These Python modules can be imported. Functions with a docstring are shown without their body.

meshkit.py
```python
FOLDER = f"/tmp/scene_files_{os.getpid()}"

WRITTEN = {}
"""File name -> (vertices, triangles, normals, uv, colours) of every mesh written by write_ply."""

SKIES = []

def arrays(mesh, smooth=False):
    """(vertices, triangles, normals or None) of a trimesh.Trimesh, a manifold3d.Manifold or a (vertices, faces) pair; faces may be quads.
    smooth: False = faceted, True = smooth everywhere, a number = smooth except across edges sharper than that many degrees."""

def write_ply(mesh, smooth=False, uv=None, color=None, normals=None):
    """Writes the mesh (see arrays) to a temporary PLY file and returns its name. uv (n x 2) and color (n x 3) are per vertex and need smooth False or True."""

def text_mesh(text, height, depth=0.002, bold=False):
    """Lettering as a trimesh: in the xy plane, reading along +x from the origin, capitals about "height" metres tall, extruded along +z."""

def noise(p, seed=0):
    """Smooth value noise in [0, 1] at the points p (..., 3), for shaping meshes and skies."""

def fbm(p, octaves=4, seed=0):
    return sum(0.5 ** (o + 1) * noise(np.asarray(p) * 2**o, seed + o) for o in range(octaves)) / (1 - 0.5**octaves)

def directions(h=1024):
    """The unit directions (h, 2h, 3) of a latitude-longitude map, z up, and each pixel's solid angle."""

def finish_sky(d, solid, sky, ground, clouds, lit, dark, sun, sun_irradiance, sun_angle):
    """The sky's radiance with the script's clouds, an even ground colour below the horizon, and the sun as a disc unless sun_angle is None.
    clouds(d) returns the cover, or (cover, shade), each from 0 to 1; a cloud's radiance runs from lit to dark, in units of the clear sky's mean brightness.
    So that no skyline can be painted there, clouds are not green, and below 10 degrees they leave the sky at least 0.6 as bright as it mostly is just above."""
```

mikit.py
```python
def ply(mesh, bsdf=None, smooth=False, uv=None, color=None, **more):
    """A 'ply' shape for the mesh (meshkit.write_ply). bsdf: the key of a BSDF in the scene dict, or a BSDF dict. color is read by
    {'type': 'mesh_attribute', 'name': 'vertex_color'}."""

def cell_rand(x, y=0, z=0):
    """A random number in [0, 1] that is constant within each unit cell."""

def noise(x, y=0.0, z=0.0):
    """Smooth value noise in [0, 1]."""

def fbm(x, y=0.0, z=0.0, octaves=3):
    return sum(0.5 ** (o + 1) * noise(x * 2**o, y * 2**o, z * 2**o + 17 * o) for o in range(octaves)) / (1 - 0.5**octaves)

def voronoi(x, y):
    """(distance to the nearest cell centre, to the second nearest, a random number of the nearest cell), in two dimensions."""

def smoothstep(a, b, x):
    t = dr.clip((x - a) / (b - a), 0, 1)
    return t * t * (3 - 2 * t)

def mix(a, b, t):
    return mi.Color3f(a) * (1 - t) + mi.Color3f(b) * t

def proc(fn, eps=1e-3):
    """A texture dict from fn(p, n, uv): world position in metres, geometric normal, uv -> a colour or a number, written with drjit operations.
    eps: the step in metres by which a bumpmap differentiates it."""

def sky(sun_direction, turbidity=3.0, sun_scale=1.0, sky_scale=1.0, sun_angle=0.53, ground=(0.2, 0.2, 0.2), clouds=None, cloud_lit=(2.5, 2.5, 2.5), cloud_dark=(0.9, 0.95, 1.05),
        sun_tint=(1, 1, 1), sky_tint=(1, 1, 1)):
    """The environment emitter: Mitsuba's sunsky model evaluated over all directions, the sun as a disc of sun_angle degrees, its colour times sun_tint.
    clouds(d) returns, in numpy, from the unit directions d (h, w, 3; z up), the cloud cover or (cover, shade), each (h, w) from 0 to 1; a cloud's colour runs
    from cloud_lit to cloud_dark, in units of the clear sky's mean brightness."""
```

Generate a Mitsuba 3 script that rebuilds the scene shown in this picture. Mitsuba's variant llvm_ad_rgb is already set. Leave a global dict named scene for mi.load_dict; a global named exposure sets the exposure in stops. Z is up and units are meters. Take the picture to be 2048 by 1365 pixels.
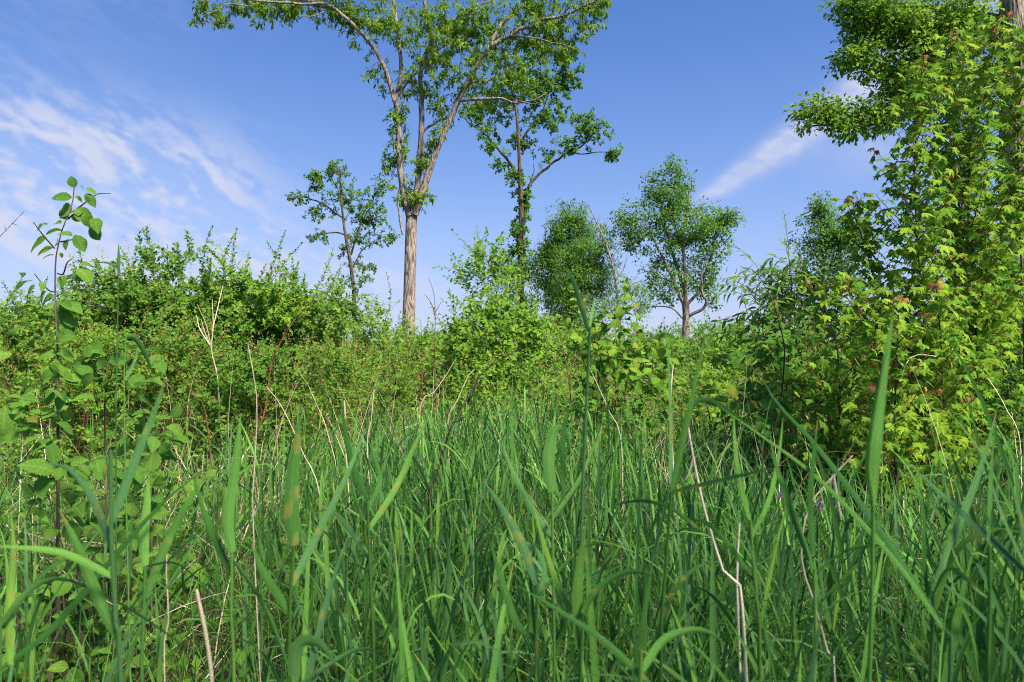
import math
import numpy as np
import drjit as dr
import mitsuba as mi
import mikit, meshkit
from mikit import noise, fbm, cell_rand, smoothstep, mix, proc

T = mi.ScalarTransform4f
scene, labels = {}, {}
rng = np.random.default_rng(7)

# ------------------------------------------------------------------ camera, sky, exposure
F, H, CX, CY = 1334.0, 1.30, 1024.0, 682.5          # focal length in photo pixels, eye height
scene['camera'] = {
    'type': 'thinlens', 'fov': math.degrees(2 * math.atan(1024 / F)), 'fov_axis': 'x',
    'aperture_radius': 0.0014, 'focus_distance': 5.5, 'near_clip': 0.05, 'far_clip': 3000.0,
    'to_world': T().look_at(origin=[0, 0, H], target=[0, 10, H], up=[0, 0, 1])}
exposure = 2.15
SUN = (0.58, -0.62, 1.0)


def cloud_cover(d):
    az = np.degrees(np.arctan2(d[..., 0], d[..., 1]))
    el = np.degrees(np.arcsin(np.clip(d[..., 2], -1, 1)))
    # thin cirrus: noise drawn out along gently falling streaks
    ca, sa = math.cos(math.radians(-24)), math.sin(math.radians(-24))
    u, v = az * ca + el * sa, -az * sa + el * ca
    warp = meshkit.fbm(np.stack([az * .11, el * .11, az * 0 + 3], -1), 3, 5) - .5
    streak = meshkit.fbm(np.stack([u * .13 + warp * 1.2, v * .55 + warp * 2.5, az * 0], -1), 5, 1)
    fine = meshkit.fbm(np.stack([u * .5, v * 1.6 + warp * 4, az * 0 + 9], -1), 4, 2)
    big = meshkit.fbm(np.stack([az * .045, el * .07, az * 0 + 20], -1), 3, 11)

    def g(a, e, ra, re):
        return np.exp(-((az - a) / ra) ** 2 - ((el - e) / re) ** 2)
    where = 1.0 * g(-37, 12.5, 7.5, 4.3) + .95 * g(-27.5, 12, 6.5, 3.6) + .75 * g(-31, 7, 11, 3.5) + .60 * g(-19, 6, 10, 3) + .25 * g(-9, 4.5, 8, 1.5) + .14 * g(-33, 24, 9, 2.5) + .5 * g(-60, 14, 16, 7)
    where = where + .55 * np.clip((big - .52) * 4, 0, 1) * np.exp(-((el - 14) / 14) ** 2) * (np.abs(az) > 45)
    rip = meshkit.fbm(np.stack([u * 1.3 + warp * 3, v * 2.6 + warp * 6, az * 0 + 31], -1), 4, 7)
    body = np.clip((.50 * streak + .30 * fine + .24 * rip - .43) * 6.5, 0, 1)
    c = np.clip(where * 1.25, 0, 1) * (.20 + .80 * body) * .85
    # an old spread-out contrail rising to the right
    t = (az - 15) / 15.0
    mid = 11.0 + 8.6 * t + .5 * warp * 2
    wid = .45 + 1.1 * np.clip(t, 0, 1.6)
    tr = np.exp(-np.abs((el - mid) / (wid * 1.15)) ** 1.8) * np.clip(t * 6 + .1, 0, 1) * np.clip((1.6 - t) * 3, 0, 1)
    tr2 = .55 * np.exp(-((az - 28.5) / 4) ** 2 - ((el - 14.0) / 1.5) ** 2)
    c = np.maximum(c, np.clip(1.4 * tr + tr2, 0, 1) * (.30 + .75 * fine) * (.55 + .6 * rip))
    veil = .90 * np.exp(-np.clip(el, 0, 90) / 9.5)
    return 1 - (1 - c) * (1 - veil)


scene['sky'] = mikit.sky(SUN, turbidity=2.3, sun_scale=2.0, sun_angle=14.0, sky_scale=1.0, clouds=cloud_cover,
                         cloud_lit=(2.1, 2.2, 2.7), cloud_dark=(1.0, 1.0, 1.1), sky_tint=(0.53, 0.78, 1.23), sun_tint=(1.0, 0.975, 0.92),
                         ground=(0.06, 0.10, 0.03))

# ------------------------------------------------------------------ materials
SP = {  # leaf colours: darker tone, lighter tone
    'hickory': ((.100, .22, .026), (.21, .37, .042)),
    'oak': ((.074, .20, .038), (.155, .32, .052)),
    'ash': ((.080, .205, .050), (.155, .32, .072)),
    'rose': ((.070, .195, .032), (.185, .35, .060)),
    'fresh': ((.086, .225, .030), (.205, .38, .055)),
    'maple': ((.074, .215, .030), (.245, .41, .046)),
    'dogwood': ((.062, .185, .038), (.125, .30, .052)),
    'elm': ((.080, .225, .042), (.165, .34, .060)),
    'willow': ((.105, .25, .046), (.20, .37, .068)),
    'red': ((.28, .10, .07), (.46, .27, .11)),
    'bud': ((.25, .22, .085), (.42, .35, .16)),
    'weed': ((.060, .180, .032), (.145, .32, .048)),
}
SPI = {k: i for i, k in enumerate(SP)}


def leaf_color(p, n, uv):
    u = mi.Float(uv.x)
    k = dr.floor(u)
    s = dr.floor(k / 1000.0)
    r = cell_rand(k, 3)
    across, along = dr.abs(u - k - .5), mi.Float(uv.y)
    a, b = mi.Color3f(0.05, .15, .02), mi.Color3f(.1, .2, .03)
    for i, (c1, c2) in enumerate(SP.values()):
        hit = dr.abs(s - i) < .5
        a, b = dr.select(hit, mi.Color3f(*c1), a), dr.select(hit, mi.Color3f(*c2), b)
    t = dr.clip(r * .85 - .10 + .30 * noise(p.x * 1.7, p.y * 1.7, p.z * 1.7) + .12 * (noise(p.x * 60, p.y * 60, p.z * 60) - .5), 0, 1)
    c = a * (1 - t) + b * t
    old = cell_rand(k, 9)
    c = mix(c, (.26, .24, .05), smoothstep(.965, 1.0, old) * .7)
    c = c * (1 - .45 * smoothstep(.70, .80, noise(p.x * 55 + 3, p.y * 55, p.z * 55)) * smoothstep(.5, .9, cell_rand(k, 13)))
    rib = 1 - smoothstep(0.0, .045, across)
    side = smoothstep(.80, .97, .5 + .5 * dr.sin((along * 7.0 - across * 3.0) * 6.2832))
    c = c * (1 + .38 * rib + .16 * side)
    return c


def grass_color(p, n, uv):
    u = mi.Float(uv.x)
    k = dr.floor(u)
    r, q = cell_rand(k, 3), cell_rand(k, 5)
    across, along = u - k - .5, mi.Float(uv.y)
    c = mix((.034, .13, .030), (.165, .41, .085), r * r * .6 + r * .4)
    c = mix(c, (.090, .235, .105), smoothstep(.52, .95, q) * .8)            # glaucous blades
    c = mix(c, (.17, .34, .05), smoothstep(.88, 1.0, cell_rand(k, 8)) * .7)  # young yellow-green blades
    stripes = .5 + .5 * dr.sin(across * 120.0)
    c = c * (.93 + .10 * stripes)
    c = c * (1 + .30 * (1 - smoothstep(.0, .05, dr.abs(across))))
    dry = smoothstep(.90, 1.0, along + .18 * (noise(k * 3.7, along * 9) - .5)) * smoothstep(.5, .8, cell_rand(k, 11))
    spot = smoothstep(.66, .80, noise(p.x * 90, p.y * 90, p.z * 40)) * smoothstep(.55, .95, cell_rand(k, 14))
    c = mix(c, (.26, .27, .07), spot * .55)
    c = c * (.86 + .28 * noise(k * 5.3, along * 5))
    return mix(c, (.30, .24, .10), dry * .8)


def bark_color(p, n, uv):
    k = dr.floor(mi.Float(uv.x))
    s = dr.floor(k / 1000.0)
    ridge = fbm(p.x * 26 + 4 * noise(p.z * 2.0, p.x * 3), p.y * 26, p.z * 3.0, 3)
    blot = fbm(p.x * 3, p.y * 3, p.z * 1.6, 3)
    c = mix((.080, .072, .070), (.255, .236, .232), smoothstep(.34, .62, ridge))
    c = c * (.75 + .5 * blot)
    c = mix(c, (.15, .17, .11), smoothstep(.60, .78, fbm(p.x * 7 + 5, p.y * 7, p.z * 5, 2)) * .35)
    c = dr.select(dr.abs(s - 1) < .5, c * mi.Color3f(.46, .42, .38), c)          # dark twigs
    c = dr.select(dr.abs(s - 2) < .5, mix((.20, .07, .04), (.11, .06, .04), ridge), c)  # red-brown canes
    c = dr.select(dr.abs(s - 3) < .5, mix((.020, .017, .015), (.05, .042, .036), ridge), c)  # blackened stick
    c = dr.select(dr.abs(s - 4) < .5, mix((.07, .10, .03), (.12, .15, .045), ridge), c)  # green shoots
    return c


def bark_bump(p, n, uv):
    return fbm(p.x * 26 + 4 * noise(p.z * 2.0, p.x * 3), p.y * 26, p.z * 3.0, 3) * .06


def straw_color(p, n, uv):
    k = dr.floor(mi.Float(uv.x))
    r = cell_rand(k, 3)
    c = mix((.36, .33, .25), (.62, .58, .48), r)
    c = mix(c, (.20, .15, .10), smoothstep(.82, 1.0, cell_rand(k, 6)) * .8)
    return c * (.75 + .5 * noise(p.x * 60, p.y * 60, p.z * 25))


def soil_color(p, n, uv):
    a = fbm(p.x * 3, p.y * 3, 0, 4)
    b = fbm(p.x * 21, p.y * 21, 3, 3)
    c = mix((.030, .026, .015), (.085, .066, .038), a)
    c = mix(c, (.16, .135, .085), smoothstep(.58, .74, b))
    return mix(c, (.040, .085, .018), smoothstep(.45, .62, fbm(p.x * .9 + 8, p.y * .9, 0, 3)))


def thin(fn, rough=.5, trans=.9):
    return {'type': 'principledthin', 'base_color': proc(fn), 'roughness': rough, 'diff_trans': trans, 'spec_trans': 0.0, 'eta': 1.4}


scene['leaf'] = thin(leaf_color, .42, .95)
scene['grass_blade'] = thin(grass_color, .30, .70)
scene['bark'] = {'type': 'twosided', 'bsdf': {'type': 'bumpmap', 'arbitrary': proc(bark_bump, .004), 'scale': 1.0,
                                              'bsdf': {'type': 'principled', 'base_color': proc(bark_color), 'roughness': .9, 'specular': .2}}}
scene['straw'] = {'type': 'twosided', 'bsdf': {'type': 'principled', 'base_color': proc(straw_color), 'roughness': .8, 'specular': .2}}
scene['soil'] = {'type': 'twosided', 'bsdf': {'type': 'principled', 'base_color': proc(soil_color), 'roughness': .95, 'specular': .1}}
scene['petal'] = {'type': 'principledthin', 'base_color': {'type': 'rgb', 'value': [.36, .17, .50]}, 'roughness': .6, 'diff_trans': .8, 'spec_trans': 0.0}
WOOD = {'grey': 0, 'dark': 1, 'red': 2, 'black': 3, 'green': 4}

# ------------------------------------------------------------------ helpers
def at(px, py, Y):
    """The point Y metres ahead that the photograph shows at pixel (px, py)."""
    return np.array([(px - CX) / F * Y, Y, H - (py - CY) / F * Y])


def unit(v):
    return v / np.maximum(np.linalg.norm(v, axis=-1, keepdims=True), 1e-9)


def spline(pts, n):
    """n points along a smooth curve through pts, evenly spaced."""
    p = np.asarray(pts, float)
    if len(p) == 2:
        return p[0] + np.linspace(0, 1, n)[:, None] * (p[1] - p[0])
    q = np.vstack([2 * p[0] - p[1], p, 2 * p[-1] - p[-2]])
    out = []
    for i in range(1, len(q) - 2):
        t = np.linspace(0, 1, 12, endpoint=False)[:, None]
        a, b, c, d = q[i - 1], q[i], q[i + 1], q[i + 2]
        out.append(.5 * (2 * b + (c - a) * t + (2 * a - 5 * b + 4 * c - d) * t * t + (3 * b - a - 3 * c + d) * t ** 3))
    out = np.vstack(out + [p[-1:]])
    s = np.r_[0, np.cumsum(np.linalg.norm(np.diff(out, axis=0), axis=1))]
    w = np.linspace(0, s[-1], n)
    return np.stack([np.interp(w, s, out[:, k]) for k in range(p.shape[1])], 1)


class Mesh:
    def __init__(self):
        self.v, self.f, self.uv, self.n = [], [], [], 0

    def add(self, v, f, uv):
        v = np.asarray(v, float).reshape(-1, 3)
        self.v.append(v)
        self.f.append(np.asarray(f, int).reshape(-1, 3) + self.n)
        self.uv.append(np.asarray(uv, float).reshape(-1, 2))
        self.n += len(v)

    def put(self, key, bsdf, **more):
        if self.n == 0:
            return
        k = numbered(key) if '__' in key else key
        scene[k] = mikit.ply((np.vstack(self.v), np.vstack(self.f)), bsdf, smooth=True, uv=np.vstack(self.uv), **more)
        return k


def numbered(key):
    if key not in scene and key not in labels:
        return key
    i = 1
    while f'{key}_{i:03d}' in scene or f'{key}_{i:03d}' in labels:
        i += 1
    return f'{key}_{i:03d}'


def thing(key, label, category, group=None, kind=None):
    key = numbered(key)
    labels[key] = {'label': label, 'category': category}
    if group:
        labels[key]['group'] = group
    if kind:
        labels[key]['kind'] = kind
    return key


def stuff(key):
    if key:
        labels[key] = {'kind': 'stuff'}


def tubes(mesh, P, R, sides, wood='dark'):
    """P (m, k, 3), R (m, k): m tapered tubes."""
    P, R = np.asarray(P, float), np.asarray(R, float)
    m, k, _ = P.shape
    t = unit(np.gradient(P, axis=1))
    mean = unit(P[:, -1] - P[:, 0])
    ref = np.eye(3)[np.argmin(np.abs(mean), axis=1)][:, None, :]
    a = unit(np.cross(t, np.broadcast_to(ref, t.shape)))
    b = np.cross(t, a)
    ang = np.arange(sides) / sides * 2 * np.pi
    v = P[:, :, None] + R[:, :, None, None] * (np.cos(ang)[:, None] * a[:, :, None] + np.sin(ang)[:, None] * b[:, :, None])
    i = (np.arange(k - 1)[:, None] * sides + np.arange(sides)).ravel()
    j = (np.arange(k - 1)[:, None] * sides + (np.arange(sides) + 1) % sides).ravel()
    f = np.vstack([np.stack([i, j, j + sides], 1), np.stack([i, j + sides, i + sides], 1)])
    fs = (f[None] + (np.arange(m) * k * sides)[:, None, None]).reshape(-1, 3)
    ids = WOOD[wood] * 1000 + rng.integers(1, 999, m) + .5
    uv = np.zeros((m, k, sides, 2))
    uv[..., 0] = ids[:, None, None]
    uv[..., 1] = np.linspace(0, 1, k)[None, :, None]
    mesh.add(v, fs, uv)


def tube(mesh, pts, radii, sides=6, wood='dark', n=None, wob=0.0):
    pts = spline(pts, n or max(6, 4 * len(pts)))
    if wob:
        pts = pts + wob * (np.stack([meshkit.noise(pts * 2.3 + 10 * c) for c in range(3)], 1) - .5) * np.linspace(0, 1, len(pts))[:, None]
    r = np.interp(np.linspace(0, 1, len(pts)), np.linspace(0, 1, len(radii)), radii)
    tubes(mesh, pts[None], r[None], sides, wood)
    return pts, r


# leaf templates: x across, y along (0..1), z out of the face; uv = (.5 + across, along)
def strip_leaf(width, rows, profile, fold=.18, arch=.12, teeth=0.0, wave=0.0):
    t = np.linspace(0, 1, rows)
    w = width * np.interp(t, np.linspace(0, 1, len(profile)), profile)
    if teeth:
        w = w * (1 + teeth * np.where(np.arange(rows) % 2, 1, -1))
    z = -arch * t ** 2
    v, uv = [], []
    for i in range(rows):
        for s in (-1, 0, 1):
            v.append((s * w[i], t[i], z[i] + fold * abs(s) * w[i] + wave * s * math.sin(t[i] * 8)))
            uv.append((.5 + .42 * s * (w[i] / max(w.max(), 1e-6)), t[i]))
    f = []
    for i in range(rows - 1):
        a = i * 3
        f += [(a, a + 1, a + 4), (a, a + 4, a + 3), (a + 1, a + 2, a + 5), (a + 1, a + 5, a + 4)]
    return np.array(v), np.array(f), np.array(uv)


def quick_leaf(width, fold=.25, arch=.1, wide=.45):
    v = np.array([(0, 0, 0), (-width, wide, fold * width), (width, wide, fold * width), (0, wide, -.03), (0, 1, -arch)])
    f = np.array([(0, 3, 1), (0, 2, 3), (3, 4, 1), (3, 2, 4)])
    return v, f, np.array([(.5, 0), (.08, wide), (.92, wide), (.5, wide), (.5, 1)])


def maple_leaf(cup=.12, droop=.25, seed=0):
    r = np.random.default_rng(seed)
    half = [(0, 1.0), (.07, .80), (.15, .74), (.13, .60), (.20, .52), (.36, .66), (.52, .74), (.47, .58), (.53, .52), (.42, .42), (.34, .34), (.44, .24), (.55, .17), (.40, .10), (.30, .03), (.14, -.02), (.0, .03)]
    out = [(x, y) for x, y in half] + [(-x, y) for x, y in half[1:-1]][::-1]
    out = np.array(out) * (1 + .05 * r.standard_normal((len(out), 1)))
    c = np.array([0, .28])
    d = out - c
    rr = np.linalg.norm(d, axis=1)
    z = -droop * rr ** 2 + cup * np.abs(out[:, 0]) - .06 * (rr < .35) + .03 * r.standard_normal(len(out))
    v = np.vstack([[(0, .28, .0)], np.c_[out, z]])
    n = len(out)
    f = np.array([(0, 1 + (i + 1) % n, 1 + i) for i in range(n)])
    uv = np.vstack([[(.5, .28)], np.c_[.5 + .45 * np.clip(out[:, 0], -1, 1), np.clip(out[:, 1], 0, 1)]])
    return v, f, uv


OVATE = [0, .62, .92, 1, .86, .55, 0]
TPL = {
    'far': quick_leaf(.30), 'lance': quick_leaf(.17, .2, .22), 'oak': quick_leaf(.30, .2, .15, .62),
    'round': quick_leaf(.34, .2, .12, .5),
    'rose': quick_leaf(.32, .25, .15, .5), 'broad': quick_leaf(.36, .25, .25, .45),
    'ovate': strip_leaf(.36, 7, OVATE, .22, .28), 'willow': strip_leaf(.15, 7, [0, .8, 1, .9, .7, .4, 0], .15, .30),
}
ELM = [strip_leaf(.37, 17, OVATE, f, a, .05, w) for f, a, w in ((.18, .25, .02), (.35, .45, .03), (.10, .55, .03), (.28, .12, .02), (.22, .38, -.03))]
DOG = [strip_leaf(.33, 9, OVATE, f, a, 0, w) for f, a, w in ((.2, .25, .01), (.32, .4, .02), (.12, .5, -.02))]
MAPLE = [maple_leaf(c, d, i) for i, (c, d) in enumerate(((.10, .25), (.2, .45), (.05, .6), (-.05, .4), (.25, .2), (.1, .75)))]


def frames(d, up):
    y = unit(d)
    x = unit(np.cross(y, up))
    z = np.cross(x, y)
    return x, y, z


def add_leaves(mesh, tpl, pos, d, up, size, species):
    if not len(pos):
        return
    v, f, uv = tpl
    x, y, z = frames(d, up)
    V = pos[:, None] + size[:, None, None] * (v[:, 0][None, :, None] * x[:, None] + v[:, 1][None, :, None] * y[:, None] + v[:, 2][None, :, None] * z[:, None])
    n = len(pos)
    fs = (f[None] + (np.arange(n) * len(v))[:, None, None])
    ids = SPI[species] * 1000 + rng.integers(1, 999, n)
    U = np.zeros((n, len(v), 2))
    U[..., 0] = ids[:, None] + uv[None, :, 0]
    U[..., 1] = uv[None, :, 1]
    mesh.add(V, fs, U)


VAR = {}


def leaf_parts(key, tpls, pos, d, up, size, species, most=300, part='leaf', rest='foliage', bsdf='leaf'):
    """The leaves that show largest as parts of their own, the others as one part."""
    x, y, z = frames(d, up)
    dist = np.linalg.norm(pos - np.array([0, 0, H]), axis=1)
    inview = (pos[:, 1] > .1) & (np.abs(pos[:, 0]) < pos[:, 1] * .80) & (np.abs(pos[:, 2] - H) < pos[:, 1] * .54)
    order = np.argsort(-(size / dist) * inview)
    big = [i for i in order[:most] if inview[i]]
    left = np.setdiff1d(np.arange(len(pos)), big)
    for i in big:
        k = int(rng.integers(len(tpls)))
        c = int(rng.integers(10))
        name = (id(tpls), k, c, species)
        if name not in VAR:
            v, f, uv = tpls[k]
            uv = uv.copy()
            uv[:, 0] += SPI[species] * 1000 + int(rng.integers(1, 999))
            VAR[name] = mikit.ply((v, f), bsdf, smooth=True, uv=uv)
        m = np.eye(4)
        s = size[i]
        m[:3, 0], m[:3, 1], m[:3, 2], m[:3, 3] = x[i] * s * rng.uniform(.88, 1.1), y[i] * s, z[i] * s, pos[i]
        scene[numbered2(f'{key}__{part}')] = {**VAR[name], 'to_world': T(m.tolist())}
    if len(left):
        M = Mesh()
        pick = rng.integers(len(tpls), size=len(left))
        for k in range(len(tpls)):
            j = left[pick == k]
            add_leaves(M, tpls[k], pos[j], d[j], up[j], size[j], species)
        stuff(M.put(f'{key}__{rest}', bsdf))


COUNT = {}


def numbered2(key):
    n = COUNT.get(key, 0)
    COUNT[key] = n + 1
    return key if n == 0 else f'{key}_{n:03d}'


def rand_dirs(n):
    return unit(rng.standard_normal((n, 3)))


def in_ball(n):
    return rand_dirs(n) * rng.random((n, 1)) ** (1 / 3)


UP = np.array([0, 0, 1.0])


# ------------------------------------------------------------------ trees
TREE_N = 1.0


def tree(key, label, category, Y, limbs, blobs, leaf, species, size, per, spread, wood='grey', depth=.9, droop=.4, gap=.42, rosette=False, sides=10, twig=.008, group=None, bark_part='trunk', pull=.0, hollow=0.0, dense=1.0):
    """limbs: (pixels, radii in pixels, depth offsets), the first the trunk; blobs: pixel ellipses of the crown with a number of twigs each."""
    key = thing(key, label, category, group)
    trunk, wood_mesh, crown = Mesh(), Mesh(), Mesh()
    nodes, dirs, rad = [], [], []
    for i, (px, rpx, *off) in enumerate(limbs):
        off = off[0] if off else (0, rng.uniform(-.10, .10) * abs(px[-1][1] - px[0][1]) / F * Y)
        off = np.interp(np.linspace(0, 1, len(px)), np.linspace(0, 1, len(off)), off)
        p = [at(x, y, Y) + np.array([0, o, 0]) for (x, y), o in zip(px, off)]
        r = [x / F * Y * (.86 if i == 0 else .76) for x in rpx]
        if i == 0 and p[0][2] > 0:
            p[0][2] = -.1
        pts, rr = tube(trunk if i == 0 else wood_mesh, p, r, sides if i == 0 else 7, wood, n=max(10, 5 * len(px)), wob=.0 if i == 0 else .25)
        nodes.append(pts), dirs.append(unit(np.gradient(pts, axis=0))), rad.append(rr)
    nodes, dirs, rad = np.vstack(nodes), np.vstack(dirs), np.concatenate(rad)
    centre = []
    for (x, y, rx, ry, n) in blobs:
        n = int(n * dense)
        q = rand_dirs(int(n * 2.4)) * rng.random((int(n * 2.4), 1)) ** .42 * rng.uniform(.85, 1.16, (int(n * 2.4), 1))
        if hollow:
            q = unit(q) * np.maximum(np.linalg.norm(q, axis=1, keepdims=True), hollow * rng.random((len(q), 1)))
        c = at(x, y, Y) + q * np.array([rx, (rx + ry) / 2 * depth, ry]) / F * Y
        wp = c / (.045 * Y)
        c = c + .040 * Y * (np.stack([meshkit.fbm(wp + 7 * a, 2, 21 + a) for a in range(3)], 1) - .5)
        keep = meshkit.fbm(c / (.017 * Y) + 5, 2, 3) + .08 * rng.standard_normal(len(c)) > gap
        centre.append(c[keep][:n])
    centre = np.vstack(centre)
    near = np.array([np.min(((nodes - c) ** 2).sum(1)) for c in centre])
    centre = centre[np.argsort(near)]
    K = 5
    TP, TR = [], []
    alln, alld, allr = np.empty((len(nodes) + K * len(centre), 3)), np.empty((len(nodes) + K * len(centre), 3)), np.empty(len(nodes) + K * len(centre))
    m = len(nodes)
    alln[:m], alld[:m], allr[:m] = nodes, dirs, rad
    for c in centre:
        v = c - alln[:m]
        dist = np.sqrt((v * v).sum(1))
        j = np.argmin(dist * (1.25 - .35 * (v * alld[:m]).sum(1) / (dist + 1e-6)))
        L = dist[j]
        a = alln[j]
        mid = (a + c) / 2 + L * (.16 * alld[j] + .12 * UP + .10 * rng.standard_normal(3))
        t = np.linspace(0, 1, K)[:, None]
        p = (1 - t) ** 2 * a + 2 * t * (1 - t) * mid + t * t * c
        r0 = min(allr[j] * .75, twig * (.6 + 1.1 * L))
        r = np.linspace(r0, max(r0 * .35, twig * .30), K)
        TP.append(p), TR.append(r)
        alln[m:m + K], alld[m:m + K], allr[m:m + K] = p, unit(np.gradient(p, axis=0)), r
        m += K
    TP, TR = np.array(TP), np.array(TR)
    tubes(wood_mesh, TP, TR, 3, wood)
    # leaves in tufts about each twig's end
    n = len(centre)
    end = unit(TP[:, -1] - TP[:, -3])
    e = np.repeat(np.arange(n), per)
    if rosette:
        d = unit(rand_dirs(n * per) + .55 * end[e] + np.array([0, 0, .15]))
        pos = TP[e, -1] + d * spread * .12 * rng.random((n * per, 1)) - end[e] * spread * .9 * rng.random((n * per, 1)) ** 2
        d = unit(d - np.array([0, 0, droop]) * rng.random((n * per, 1)))
    else:
        o = in_ball(n * per)
        tt = rng.random((n * per, 1))
        pos = TP[e, -1] * (1 - tt * .5) + TP[e, -2] * tt * .5 + o * spread * np.array([1, 1, .75])
        d = unit(o + .5 * end[e] + .5 * rand_dirs(n * per) - np.array([0, 0, droop]))
    up = unit(UP + .55 * rand_dirs(n * per))
    s = size * rng.uniform(.65, 1.25, n * per)
    add_leaves(crown, TPL[leaf], pos, d, up, s, species)
    trunk.put(f'{key}__{bark_part}', 'bark')
    b = wood_mesh.put(f'{key}__limbs', 'bark')
    stuff(b)
    c = crown.put(f'{key}__crown', 'leaf')
    stuff(c)
    return key


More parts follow.
